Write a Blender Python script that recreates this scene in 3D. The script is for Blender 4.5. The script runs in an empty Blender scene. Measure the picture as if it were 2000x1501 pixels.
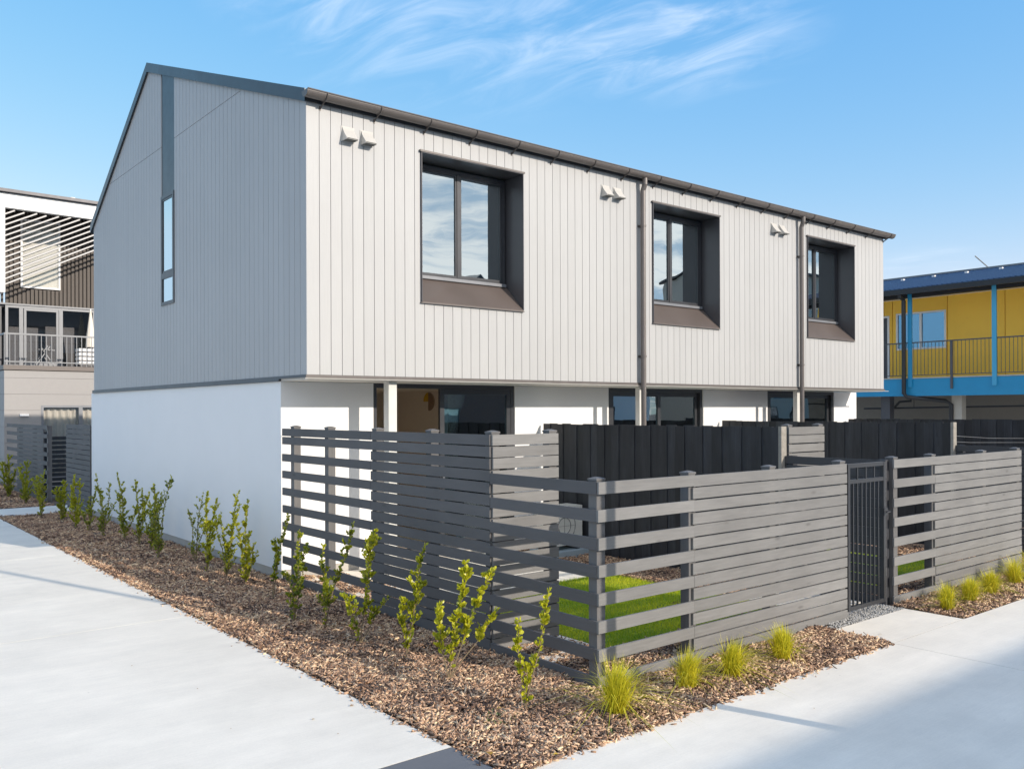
import bpy, math, random
import numpy as np
from mathutils import Vector, Matrix
R = math.radians
random.seed(7); rng = np.random.default_rng(7)
scene = bpy.context.scene
C = scene.collection

# ------------------------------------------------------------------ camera
CX, CY, CZ = -4.7195, -10.2835, 2.1
yaw, pitch, roll, F_PX, PPY = 0.8835, 0.0019, -0.0034, 1717.5063, 797.875
F = Vector((math.cos(yaw)*math.cos(pitch), math.sin(yaw)*math.cos(pitch), math.sin(pitch)))
Rt = Vector((math.sin(yaw), -math.cos(yaw), 0)); Up = Rt.cross(F)
R2 = Rt*math.cos(roll) + Up*math.sin(roll); U2 = -Rt*math.sin(roll) + Up*math.cos(roll)
cam = bpy.data.cameras.new("camera"); camo = bpy.data.objects.new("camera", cam); C.objects.link(camo)
camo.matrix_world = Matrix(((R2.x, U2.x, -F.x, CX), (R2.y, U2.y, -F.y, CY), (R2.z, U2.z, -F.z, CZ), (0, 0, 0, 1)))
cam.sensor_width = 36; cam.lens = 36*F_PX/2000; cam.shift_y = (PPY-750.5)/2000
cam.clip_start = 0.1; cam.clip_end = 2000
scene.camera = camo

# ------------------------------------------------------------------ light, sky, exposure
SUN = Vector((-0.315, 1.0, -0.43)).normalized()          # direction the light travels
sun_el = math.asin(-SUN.z); sun_rot = math.atan2(-SUN.x, -SUN.y)
sl = bpy.data.lights.new("sun", 'SUN'); sl.energy = 1.98; sl.angle = R(0.5); sl.color = (1, 0.89, 0.76)
so = bpy.data.objects.new("sun", sl); C.objects.link(so); so.location = (10, -20, 20)
so.rotation_euler = SUN.to_track_quat('-Z', 'Y').to_euler()

world = bpy.data.worlds.new("World"); scene.world = world; world.use_nodes = True
nt = world.node_tree; nt.nodes.clear()
def wn(t, **k):
    n = nt.nodes.new(t)
    for a, v in k.items(): setattr(n, a, v)
    return n
sky = wn('ShaderNodeTexSky', sky_type='NISHITA', sun_disc=False)
sky.sun_elevation = sun_el; sky.sun_rotation = sun_rot; sky.altitude = 0; sky.air_density = 1.0; sky.dust_density = 0.6; sky.ozone_density = 1.6
bg = wn('ShaderNodeBackground'); bg.inputs[1].default_value = 0.125
out = wn('ShaderNodeOutputWorld')
tc = wn('ShaderNodeTexCoord'); sep = wn('ShaderNodeSeparateXYZ')
nt.links.new(tc.outputs['Generated'], sep.inputs[0])
def wm(op, a, b=None, clamp=False):
    n = wn('ShaderNodeMath', operation=op, use_clamp=clamp)
    for i, v in enumerate((a, b)):
        if v is None: continue
        if isinstance(v, (int, float)): n.inputs[i].default_value = v
        else: nt.links.new(v, n.inputs[i])
    return n.outputs[0]
zz = wm('ADD', wm('MAXIMUM', sep.outputs[2], 0.0), 0.12)
px = wm('DIVIDE', sep.outputs[0], zz); py = wm('DIVIDE', sep.outputs[1], zz)
comb = wn('ShaderNodeCombineXYZ'); nt.links.new(px, comb.inputs[0]); nt.links.new(py, comb.inputs[1])
def cloud_layer(rotz, scale, nscale, lo, hi, detail=8, dist=0.6, loc=(0, 0, 0)):
    c_, s_ = math.cos(R(rotz)), math.sin(R(rotz))
    u_ = wm('ADD', wm('MULTIPLY', px, c_*scale[0]), wm('MULTIPLY', py, s_*scale[0])); v_ = wm('ADD', wm('MULTIPLY', px, -s_*scale[1]), wm('MULTIPLY', py, c_*scale[1]))
    mp = wn('ShaderNodeCombineXYZ'); nt.links.new(u_, mp.inputs[0]); nt.links.new(v_, mp.inputs[1]); mp.inputs[2].default_value = loc[0]
    no = wn('ShaderNodeTexNoise'); no.inputs['Scale'].default_value = nscale; no.inputs['Detail'].default_value = detail; no.inputs['Roughness'].default_value = 0.6; no.inputs['Distortion'].default_value = dist
    nt.links.new(mp.outputs[0], no.inputs['Vector'])
    mr = wn('ShaderNodeMapRange', interpolation_type='SMOOTHSTEP'); mr.inputs[1].default_value = lo; mr.inputs[2].default_value = hi
    nt.links.new(no.outputs[0], mr.inputs[0])
    return mr.outputs[0]
CIR_ROT = -76
# cirrus seen above the house: a streaky layer inside a soft patch of sky
streak = cloud_layer(CIR_ROT, (1.1, 3.0, 1), 2.9, 0.34, 0.84, detail=12, dist=0.8)
def patch(cxp, cyp, r0, r1):
    dx = wm('SUBTRACT', px, cxp); dy = wm('SUBTRACT', py, cyp)
    d = wm('SQRT', wm('ADD', wm('MULTIPLY', dx, dx), wm('MULTIPLY', dy, dy)))
    mr = wn('ShaderNodeMapRange', interpolation_type='SMOOTHSTEP'); mr.inputs[1].default_value = r0; mr.inputs[2].default_value = r1; mr.inputs[3].default_value = 1; mr.inputs[4].default_value = 0
    nt.links.new(d, mr.inputs[0]); return mr.outputs[0]
PATCH = wm('ADD', wm('ADD', patch(1.40, 1.18, 0.0, 0.36), wm('MULTIPLY', patch(1.05, 1.45, 0.0, 0.5), 0.6)), wm('ADD', wm('MULTIPLY', patch(0.78, 1.52, 0.0, 0.26), 0.55), wm('MULTIPLY', patch(3.36, 1.55, 0.0, 0.3), 0.35)), clamp=True)
cirrus = wm('MULTIPLY', streak, PATCH)
# thicker cloud in the sky on the sunny side (seen only as reflections in the glass)
south = wn('ShaderNodeMapRange', interpolation_type='SMOOTHSTEP'); south.inputs[1].default_value = 0.15; south.inputs[2].default_value = -0.35
nt.links.new(sep.outputs[1], south.inputs[0])
cum = wm('MULTIPLY', cloud_layer(20, (0.8, 1.3, 1), 2.0, 0.40, 0.58, loc=(3, 1, 0)), south.outputs[0])
cl = wm('MAXIMUM', wm('MULTIPLY', cirrus, 0.46), wm('MULTIPLY', cum, 0.85))
hs = wn('ShaderNodeHueSaturation'); hs.inputs['Saturation'].default_value = 1.28
hs.inputs['Value'].default_value = 1.0
nt.links.new(sky.outputs[0], hs.inputs['Color'])
ss = wn('ShaderNodeSeparateColor'); nt.links.new(hs.outputs[0], ss.inputs[0]); sc_ = wn('ShaderNodeCombineColor')
for i_, (g_, k_) in enumerate(((0.94, 1.05), (0.55, 1.34), (0.20, 2.50))):       # clear-sky colour balance of the camera
    nt.links.new(wm('MINIMUM', wm('MULTIPLY', wm('POWER', ss.outputs[i_], g_), k_), (2.4, 3.1, 3.85)[i_]), sc_.inputs[i_])
mx = wn('ShaderNodeMixRGB'); mx.inputs[2].default_value = (6.0, 5.75, 5.5, 1)
nt.links.new(cl, mx.inputs[0]); nt.links.new(sc_.outputs[0], mx.inputs[1])
nt.links.new(mx.outputs[0], bg.inputs[0]); nt.links.new(bg.outputs[0], out.inputs[0])

scene.view_settings.view_transform = 'Standard'; scene.view_settings.look = 'None'
scene.view_settings.gamma = 1; scene.view_settings.exposure = 1.19

# ------------------------------------------------------------------ materials
def newmat(name):
    m = bpy.data.materials.new(name); m.use_nodes = True
    t = m.node_tree; b = t.nodes['Principled BSDF']
    return m, t, b
def lk(t, a, b): t.links.new(a, b)
def node(t, ty, **k):
    n = t.nodes.new(ty)
    for a, v in k.items(): setattr(n, a, v)
    return n
def noise(t, scale, detail=4, rough=0.55, sc=(1, 1, 1), rot=(0, 0, 0), src='Object'):
    c = node(t, 'ShaderNodeTexCoord'); mp = node(t, 'ShaderNodeMapping'); mp.inputs['Scale'].default_value = sc; mp.inputs['Rotation'].default_value = rot
    lk(t, c.outputs[src], mp.inputs[0])
    n = node(t, 'ShaderNodeTexNoise'); n.inputs['Scale'].default_value = scale; n.inputs['Detail'].default_value = detail; n.inputs['Roughness'].default_value = rough
    lk(t, mp.outputs[0], n.inputs['Vector']); return n.outputs[0]
def rng_(t, v, a, b, c, d):
    m = node(t, 'ShaderNodeMapRange'); m.inputs[1].default_value = a; m.inputs[2].default_value = b; m.inputs[3].default_value = c; m.inputs[4].default_value = d
    lk(t, v, m.inputs[0]); return m.outputs[0]
def mul(t, a, b, op='MULTIPLY'):
    m = node(t, 'ShaderNodeMath', operation=op)
    for i, v in enumerate((a, b)):
        if isinstance(v, (int, float)): m.inputs[i].default_value = v
        else: lk(t, v, m.inputs[i])
    return m.outputs[0]
def tint(t, col, fac):
    """colour * scalar"""
    v = node(t, 'ShaderNodeVectorMath', operation='SCALE'); v.inputs[0].default_value = col[:3]
    lk(t, fac, v.inputs['Scale']); return v.outputs[0]
def bump(t, b, h, strength=0.3, dist=0.01):
    n = node(t, 'ShaderNodeBump'); n.inputs['Strength'].default_value = strength; n.inputs['Distance'].default_value = dist
    lk(t, h, n.inputs['Height']); lk(t, n.outputs[0], b.inputs['Normal'])
def simple(name, col, rough=0.5, metal=0.0, var=0.06, nscale=6, bstr=0.05, sc=(1, 1, 1), spec=0.5):
    m, t, b = newmat(name)
    n = noise(t, nscale, 5, 0.6, sc)
    lk(t, tint(t, col, rng_(t, n, 0.25, 0.75, 1-var, 1+var)), b.inputs['Base Color'])
    lk(t, rng_(t, n, 0.25, 0.75, max(rough-0.06, 0.03), rough+0.06), b.inputs['Roughness'])
    b.inputs['Metallic'].default_value = metal; b.inputs['Specular IOR Level'].default_value = spec
    if bstr: bump(t, b, noise(t, nscale*12, 3), bstr, 0.004)
    return m
def wood(name, col, axis, rough=0.62, knots=True, amp=1.0):
    """stained timber; grain runs along axis (0 x, 1 y, 2 z); per-board tone in attribute 'var'"""
    m, t, b = newmat(name)
    sc = [1, 1, 1]; sc[axis] = 0.06
    g = noise(t, 55, 5, 0.65, tuple(sc)); big = noise(t, 1.3, 3, 0.5); sc2 = [1, 1, 1]; sc2[axis] = 0.2
    mid = noise(t, 9, 4, 0.6, tuple(sc2))
    at = node(t, 'ShaderNodeAttribute'); at.attribute_name = 'var'
    f = mul(t, rng_(t, g, 0.25, 0.75, 1-0.14*amp, 1+0.15*amp), rng_(t, big, 0.3, 0.7, 0.90, 1.10))
    f = mul(t, f, rng_(t, mid, 0.25, 0.75, 1-0.10*amp, 1+0.10*amp)); f = mul(t, f, at.outputs['Fac'])
    if knots:
        c = node(t, 'ShaderNodeTexCoord'); mp = node(t, 'ShaderNodeMapping'); k = [6.5, 6.5, 6.5]; k[axis] = 2.2; mp.inputs['Scale'].default_value = k
        lk(t, c.outputs['Object'], mp.inputs[0]); vo = node(t, 'ShaderNodeTexVoronoi'); vo.inputs['Scale'].default_value = 1; vo.inputs['Randomness'].default_value = 1
        lk(t, mp.outputs[0], vo.inputs['Vector'])
        f = mul(t, f, rng_(t, vo.outputs['Distance'], 0.04, 0.13, 0.68, 1.0))
    lk(t, tint(t, col, f), b.inputs['Base Color'])
    lk(t, rng_(t, g, 0.3, 0.7, rough-0.1, rough+0.1), b.inputs['Roughness'])
    bump(t, b, g, 0.35, 0.003)
    return m
def glass(name, refl=0.0, tintc=(0.75, 0.86, 0.84), ior=1.9, gcol=(0.84, 0.95, 1)):
    m, t, b = newmat(name); t.nodes.remove(b)
    o = t.nodes['Material Output']
    tr = node(t, 'ShaderNodeBsdfTransparent'); tr.inputs[0].default_value = (*tintc, 1)
    gl = node(t, 'ShaderNodeBsdfGlossy'); gl.inputs['Roughness'].default_value = 0.0; gl.inputs[0].default_value = (*gcol, 1)
    # slightly wavy panes
    n = noise(t, 1.1, 2); bp = node(t, 'ShaderNodeBump'); bp.inputs['Strength'].default_value = 0.10; bp.inputs['Distance'].default_value = 0.02; lk(t, n, bp.inputs['Height']); lk(t, bp.outputs[0], gl.inputs['Normal'])
    fr = node(t, 'ShaderNodeFresnel'); fr.inputs[0].default_value = ior
    f = mul(t, fr.outputs[0], refl, 'ADD')
    mix = node(t, 'ShaderNodeMixShader'); lk(t, f, mix.inputs[0]); lk(t, tr.outputs[0], mix.inputs[1]); lk(t, gl.outputs[0], mix.inputs[2]); lk(t, mix.outputs[0], o.inputs[0])
    return m

def concrete(name, col, joints=False):
    m, t, b = newmat(name)
    a = noise(t, 0.9, 6, 0.6); s = noise(t, 2.2, 6, 0.65, (0.35, 1.5, 1), (0, 0, R(12))); f_ = noise(t, 60, 4, 0.7); blot = noise(t, 5, 5, 0.7)
    f = mul(t, rng_(t, a, 0.3, 0.7, 0.93, 1.05), rng_(t, s, 0.3, 0.7, 0.94, 1.05))
    f = mul(t, f, rng_(t, f_, 0.25, 0.75, 0.955, 1.045)); f = mul(t, f, rng_(t, blot, 0.25, 0.75, 0.965, 1.035))
    br = noise(t, 22, 4, 0.7, (0.12, 3.0, 1)); f = mul(t, f, rng_(t, br, 0.3, 0.7, 0.975, 1.025))
    bl2 = noise(t, 0.35, 8, 0.72, (1, 0.6, 1)); f = mul(t, f, rng_(t, bl2, 0.56, 0.72, 1.0, 0.9))
    vo = node(t, 'ShaderNodeTexVoronoi'); vo.inputs['Scale'].default_value = 3.1
    c = node(t, 'ShaderNodeTexCoord'); lk(t, c.outputs['Object'], vo.inputs['Vector'])
    f = mul(t, f, rng_(t, vo.outputs['Distance'], 0.012, 0.028, 0.72, 1.0))
    lk(t, tint(t, col, f), b.inputs['Base Color']); lk(t, rng_(t, s, 0.3, 0.7, 0.6, 0.8), b.inputs['Roughness'])
    b.inputs['Specular IOR Level'].default_value = 0.3
    bump(t, b, f_, 0.12, 0.003)
    return m
M = {}
M['concrete'] = concrete('concrete_pale', (0.79, 0.735, 0.64))
M['dark_paving'] = concrete('concrete_charcoal', (0.15, 0.155, 0.165))
M['plaster'] = simple('white_plaster', (0.78, 0.782, 0.785), 0.75, var=0.02, nscale=1.5, bstr=0.12)
M['slatwhite'] = simple('weathered_white_slats', (0.50, 0.49, 0.48), 0.6, var=0.04)
M['joint'] = simple('slab_joint', (0.16, 0.16, 0.155), 0.9)
M['foundation'] = simple('foundation_concrete', (0.42, 0.40, 0.37), 0.85, var=0.15, nscale=3, bstr=0.3)
def cladding_mat():
    m, t, b = newmat('pale_grey_cladding')
    at = node(t, 'ShaderNodeAttribute'); at.attribute_name = 'var'
    g = noise(t, 60, 4, 0.6, (1, 1, 0.05)); l = noise(t, 0.6, 4, 0.6)
    f = mul(t, rng_(t, g, 0.25, 0.75, 0.965, 1.03), rng_(t, l, 0.3, 0.7, 0.97, 1.03)); f = mul(t, f, at.outputs['Fac'])
    lk(t, tint(t, (0.405, 0.41, 0.415), f), b.inputs['Base Color']); b.inputs['Roughness'].default_value = 0.55
    bump(t, b, g, 0.25, 0.002); return m
M['clad'] = cladding_mat()
M['groove'] = simple('cladding_groove', (0.25, 0.25, 0.25), 0.7)
M['roof'] = simple('dark_roof_metal', (0.045, 0.052, 0.062), 0.33, metal=0.3, var=0.1)
M['bronze'] = simple('bronze_aluminium', (0.13, 0.117, 0.112), 0.42, metal=0.15, var=0.08)
M['darkmetal'] = simple('slate_flashing', (0.075, 0.085, 0.10), 0.4, metal=0.2)
M['edge'] = simple('soffit_edge_paint', (0.34, 0.33, 0.31), 0.5)
M['jamb'] = simple('shaded_jamb_metal', (0.085, 0.085, 0.095), 0.33, metal=0.25, var=0.08, nscale=2)  # reveal metal made darker and cooler, shade of jambs and head painted in
M['reveal'] = simple('bronze_reveal', (0.14, 0.115, 0.105), 0.36, metal=0.25, var=0.08, nscale=2)
M['frame'] = simple('charcoal_frame', (0.055, 0.058, 0.066), 0.35, metal=0.3)
M['framegrey'] = simple('grey_frame', (0.20, 0.21, 0.23), 0.4, metal=0.2)
M['soffit'] = simple('soffit_paint', (0.62, 0.60, 0.57), 0.6)
M['postpaint'] = simple('pale_post_paint', (0.60, 0.60, 0.57), 0.5)
M['white'] = simple('white_paint', (0.80, 0.80, 0.80), 0.45, var=0.03)
M['vent'] = simple('vent_paint', (0.50, 0.49, 0.47), 0.5, var=0.04)
M['ventgrille'] = simple('vent_grille', (0.22, 0.22, 0.21), 0.6)
M['slat_x'] = wood('grey_stained_slats_lit_x', (0.182, 0.180, 0.177), 0)  # sunlit tone of the fence stain
M['slat_y'] = wood('grey_stained_slats_shaded_y', (0.095, 0.092, 0.094), 1)  # same stain darkened, shade of the unlit side put into the colour
M['slat_p'] = wood('grey_stained_posts', (0.125, 0.122, 0.122), 2, knots=False)
M['paling'] = wood('black_stained_palings', (0.026, 0.028, 0.034), 2, amp=3.6)
M['cutend'] = simple('weathered_timber_end', (0.28, 0.26, 0.23), 0.8, var=0.25, nscale=14)
M['gate'] = simple('black_powdercoat', (0.035, 0.037, 0.042), 0.38)
M['gravel'] = simple('gravel_base', (0.34, 0.33, 0.31), 0.85, var=0.5, nscale=60, bstr=0.8)
M['stone'] = simple('gravel_stone', (0.42, 0.41, 0.39), 0.8, var=0.3, nscale=30)
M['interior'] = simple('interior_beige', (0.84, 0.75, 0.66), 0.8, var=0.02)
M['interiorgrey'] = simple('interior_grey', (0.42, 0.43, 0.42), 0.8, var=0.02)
M['floor'] = simple('interior_floor', (0.52, 0.42, 0.33), 0.5)
M['sheer'] = simple('grey_curtain', (0.72, 0.73, 0.70), 0.8, var=0.05)
M['curtain'] = simple('pale_curtain', (0.74, 0.69, 0.61), 0.8, var=0.05)
M['glass_up'] = glass('upper_glass', 0.42, (0.62, 0.74, 0.72), 1.8)
M['glass_low'] = glass('sliding_glass', 0.20, (0.80, 0.90, 0.89), 1.7)
M['glass_clear'] = glass('clear_glass', 0.02, (0.92, 0.92, 0.92), 1.5)
M['glass_skytint'] = glass('sky_tinted_glass', 0.35, (0.3, 0.45, 0.5), 1.6, (0.35, 0.66, 0.95))  # blue of the reflected sky painted into the gloss colour
M['glass_side'] = glass('side_glass', 0.55, (0.4, 0.55, 0.65))
M['nbwood'] = simple('brown_battens', (0.085, 0.072, 0.064), 0.6, var=0.15)
M['nbboard'] = simple('beige_weatherboard', (0.31, 0.30, 0.295), 0.6, var=0.04)
M['trimbrown'] = simple('brown_trim', (0.14, 0.12, 0.11), 0.5)
M['yellow'] = simple('yellow_panel', (1.0, 0.60, 0.07), 0.55, var=0.05, nscale=1.5)
M['blue'] = simple('blue_paint', (0.015, 0.25, 0.46), 0.4, var=0.06, nscale=2)
M['bluelight'] = simple('light_blue_paint', (0.06, 0.35, 0.56), 0.4, var=0.05)
M['blueroof'] = simple('blue_roof_metal', (0.008, 0.035, 0.105), 0.4, metal=0.2, var=0.08)
M['black'] = simple('black_plastic', (0.02, 0.02, 0.022), 0.4)
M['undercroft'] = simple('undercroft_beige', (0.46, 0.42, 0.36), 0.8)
M['undercroftwall'] = simple('undercroft_shaded_wall', (0.20, 0.18, 0.155), 0.8)  # undercroft beige darkened, its deep shade painted into the colour
M['railing'] = simple('grey_steel', (0.09, 0.09, 0.10), 0.45, metal=0.3)
M['railpale'] = simple('galvanised_rail', (0.20, 0.21, 0.225), 0.4, metal=0.3)
M['asphalt'] = simple('asphalt', (0.12, 0.12, 0.12), 0.85, var=0.15, nscale=2, bstr=0.3)
M['acwhite'] = simple('appliance_white', (0.66, 0.66, 0.62), 0.4, var=0.02)
M['acpad'] = simple('pad_grey_blue', (0.32, 0.40, 0.45), 0.6)
M['brickred'] = simple('brown_brick', (0.22, 0.14, 0.11), 0.8, var=0.15, nscale=8)
M['stem'] = simple('plant_stem', (0.20, 0.15, 0.09), 0.8, var=0.2, nscale=30)
M['yellowplastic'] = simple('yellow_lacquer', (0.65, 0.40, 0.02), 0.4)
M['mirrorpale'] = simple('pale_timber_disc', (0.30, 0.20, 0.13), 0.5)

def leafmat(name, c1, c2, trans=0.35, rough=0.35):
    m, t, b = newmat(name)
    at = node(t, 'ShaderNodeAttribute'); at.attribute_name = 'var'
    mxn = node(t, 'ShaderNodeMixRGB'); mxn.inputs[1].default_value = (*c1, 1); mxn.inputs[2].default_value = (*c2, 1); lk(t, at.outputs['Fac'], mxn.inputs[0])
    lk(t, mxn.outputs[0], b.inputs['Base Color']); b.inputs['Roughness'].default_value = rough
    tl = node(t, 'ShaderNodeBsdfTranslucent'); lk(t, mxn.outputs[0], tl.inputs[0])
    mix = node(t, 'ShaderNodeMixShader'); mix.inputs[0].default_value = trans
    lk(t, b.outputs[0], mix.inputs[1]); lk(t, tl.outputs[0], mix.inputs[2]); lk(t, mix.outputs[0], t.nodes['Material Output'].inputs[0])
    return m
M['leaf'] = leafmat('shrub_leaf', (0.075, 0.14, 0.02), (0.62, 0.60, 0.03))
M['tuss'] = leafmat('tussock_blade', (0.32, 0.36, 0.012), (1.0, 0.86, 0.07), 0.3, 0.5)
M['lawn'] = leafmat('lawn_blade', (0.22, 0.42, 0.015), (1.0, 0.92, 0.05), 0.35, 0.5)
M['weed'] = leafmat('weed_leaf', (0.08, 0.14, 0.04), (0.22, 0.30, 0.10), 0.3, 0.6)
def chipmat():
    m, t, b = newmat('bark_chip')
    at = node(t, 'ShaderNodeAttribute'); at.attribute_name = 'var'
    r = node(t, 'ShaderNodeValToRGB'); lk(t, at.outputs['Fac'], r.inputs[0])
    e = r.color_ramp.elements; e[0].color = (0.06, 0.038, 0.030, 1); e[1].color = (0.90, 0.68, 0.42, 1)
    for p_, c_ in ((0.22, (0.20, 0.12, 0.08, 1)), (0.5, (0.46, 0.28, 0.175, 1)), (0.78, (0.66, 0.45, 0.29, 1))):
        k = e.new(p_); k.color = c_
    n = noise(t, 90, 3); v = node(t, 'ShaderNodeVectorMath', operation='SCALE'); lk(t, r.outputs[0], v.inputs[0]); lk(t, rng_(t, n, 0.2, 0.8, 0.75, 1.25), v.inputs['Scale'])
    lk(t, v.outputs[0], b.inputs['Base Color']); b.inputs['Roughness'].default_value = 0.8; return m
M['chip'] = chipmat()
def soilmat():
    m, t, b = newmat('mulch_ground')
    c = node(t, 'ShaderNodeTexCoord'); vo = node(t, 'ShaderNodeTexVoronoi'); vo.inputs['Scale'].default_value = 55
    mp = node(t, 'ShaderNodeMapping'); mp.inputs['Scale'].default_value = (1, 0.6, 1); lk(t, c.outputs['Object'], mp.inputs[0]); lk(t, mp.outputs[0], vo.inputs['Vector'])
    r = node(t, 'ShaderNodeValToRGB'); sp = node(t, 'ShaderNodeSeparateColor'); lk(t, vo.outputs['Color'], sp.inputs[0]); lk(t, sp.outputs[0], r.inputs[0])
    e = r.color_ramp.elements; e[0].color = (0.05, 0.034, 0.027, 1); e[1].color = (0.26, 0.18, 0.125, 1)
    lk(t, r.outputs[0], b.inputs['Base Color']); b.inputs['Roughness'].default_value = 0.9
    bump(t, b, vo.outputs['Distance'], 0.9, 0.02); return m
M['soil'] = soilmat()
M['turf'] = simple('turf_soil', (0.16, 0.24, 0.02), 0.9, var=0.3, nscale=20)
M['fallen'] = leafmat('fallen_leaf', (0.30, 0.14, 0.04), (0.60, 0.42, 0.05), 0.2, 0.6)

# ------------------------------------------------------------------ mesh helpers
class MB:
    def __init__(s): s.v = []; s.f = []; s.c = []; s.m = []
    def add(s, vs, fs, var=1.0, mi=0):
        o = len(s.v); s.v += [tuple(map(float, p)) for p in vs]
        for f in fs: s.f.append(tuple(i+o for i in f)); s.m.append(mi)
        s.c += [var]*len(vs)
    def box(s, x0, y0, z0, x1, y1, z1, var=1.0, mi=0):
        if x1 < x0: x0, x1 = x1, x0
        if y1 < y0: y0, y1 = y1, y0
        if z1 < z0: z0, z1 = z1, z0
        vs = [(x0, y0, z0), (x1, y0, z0), (x1, y1, z0), (x0, y1, z0), (x0, y0, z1), (x1, y0, z1), (x1, y1, z1), (x0, y1, z1)]
        s.add(vs, [(0, 3, 2, 1), (4, 5, 6, 7), (0, 1, 5, 4), (1, 2, 6, 5), (2, 3, 7, 6), (3, 0, 4, 7)], var, mi); return s
    def bar(s, a, b, w, h=None, up=(0, 0, 1), var=1.0, mi=0):
        """rectangular bar from a to b"""
        h = w if h is None else h
        a = Vector(a); b = Vector(b); d = (b-a).normalized(); u = Vector(up)
        if abs(d.dot(u)) > 0.98: u = Vector((1, 0, 0))
        r = d.cross(u).normalized(); u = r.cross(d).normalized()
        vs = []
        for p in (a, b):
            for i, j in ((-1, -1), (1, -1), (1, 1), (-1, 1)): vs.append(p + r*i*w/2 + u*j*h/2)
        s.add(vs, [(3, 2, 1, 0), (4, 5, 6, 7), (0, 1, 5, 4), (1, 2, 6, 5), (2, 3, 7, 6), (3, 0, 4, 7)], var, mi); return s
    def tube(s, pts, rad, n=10, var=1.0, cap=True, mi=0):
        pts = [Vector(p) for p in pts]; rads = rad if isinstance(rad, (list, tuple)) else [rad]*len(pts)
        rings = []; vs = []
        for i, p in enumerate(pts):
            d = (pts[min(i+1, len(pts)-1)] - pts[max(i-1, 0)]).normalized()
            u = Vector((0, 0, 1)) if abs(d.z) < 0.9 else Vector((1, 0, 0))
            r = d.cross(u).normalized(); u = r.cross(d)
            for k in range(n):
                a = 2*math.pi*k/n; vs.append(p + (r*math.cos(a)+u*math.sin(a))*rads[i])
        fs = []
        for i in range(len(pts)-1):
            for k in range(n): fs.append((i*n+k, i*n+(k+1) % n, (i+1)*n+(k+1) % n, (i+1)*n+k))
        if cap: fs += [tuple(range(n-1, -1, -1)), tuple((len(pts)-1)*n+k for k in range(n))]
        s.add(vs, fs, var, mi); return s
    def prism(s, poly, axis, a, b, var=1.0, mi=0):
        """extrude a 2D polygon along axis from a to b. axis 0: poly=(y,z); 1: poly=(x,z); 2: poly=(x,y)"""
        def mk(p, q): return {0: (q, p[0], p[1]), 1: (p[0], q, p[1]), 2: (p[0], p[1], q)}[axis]
        n = len(poly); vs = [mk(p, a) for p in poly] + [mk(p, b) for p in poly]
        fs = [tuple(range(n)), tuple(range(2*n-1, n-1, -1))] + [(i, n+i, n+(i+1) % n, (i+1) % n) for i in range(n)]
        s.add(vs, fs, var, mi); return s

OFF = {}
def link_mesh(name, mb, mats, parent=None, smooth=False, fixn=True):
    off = OFF.get(parent.name, Vector((0, 0, 0))) if parent else Vector((0, 0, 0))
    me = bpy.data.meshes.new(name)
    v = np.array(mb.v, dtype=np.float64).reshape(-1, 3) - np.array(off)
    me.from_pydata(v.tolist(), [], mb.f)
    if not isinstance(mats, (list, tuple)): mats = [mats]
    for m in mats: me.materials.append(m)
    if len(mats) > 1: me.polygons.foreach_set('material_index', mb.m)
    a = me.attributes.new('var', 'FLOAT', 'POINT'); a.data.foreach_set('value', np.array(mb.c, dtype=np.float32))
    if smooth: me.polygons.foreach_set('use_smooth', [True]*len(me.polygons))
    if fixn:
        import bmesh
        bm = bmesh.new(); bm.from_mesh(me); bmesh.ops.recalc_face_normals(bm, faces=bm.faces); bm.to_mesh(me); bm.free()
    me.update()
    o = bpy.data.objects.new(name, me); C.objects.link(o)
    if parent: o.parent = parent; OFF[o.name] = off
    return o
def part(name, mb, mats, parent, smooth=False, label=None, kind=None):
    o = link_mesh(name, mb, mats, parent, smooth)
    if label: o['label'] = label
    if kind: o['kind'] = kind
    return o
def thing(name, label, cat, loc, group=None):
    o = bpy.data.objects.new(name, None); C.objects.link(o); o.location = loc; o.empty_display_size = 0.2
    OFF[o.name] = Vector(loc); o['label'] = label; o['category'] = cat
    if group: o['group'] = group
    return o
def tag(o, label=None, cat=None, group=None, kind=None):
    for k, v in (('label', label), ('category', cat), ('group', group), ('kind', kind)):
        if v: o[k] = v
    return o
def struct(name, mb, mat, kind='structure', label=None, cat=None, smooth=False, fixn=True):
    return tag(link_mesh(name, mb, mat, None, smooth, fixn), label, cat, None, kind)
def fast_mesh(name, verts, faces, var, mat):
    """numpy: verts (n,3), faces (m,k) all same size"""
    me = bpy.data.meshes.new(name); n, k = len(faces), faces.shape[1]
    me.vertices.add(len(verts)); me.vertices.foreach_set('co', verts.astype(np.float32).ravel())
    me.loops.add(n*k); me.loops.foreach_set('vertex_index', faces.astype(np.int32).ravel())
    me.polygons.add(n); me.polygons.foreach_set('loop_start', np.arange(0, n*k, k, dtype=np.int32))
    me.materials.append(mat)
    a = me.attributes.new('var', 'FLOAT', 'POINT'); a.data.foreach_set('value', var.astype(np.float32))
    me.update(); me.validate()
    o = bpy.data.objects.new(name, me); C.objects.link(o); return o
def rv(s=0.1): return random.uniform(1-s, 1+s)

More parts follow.
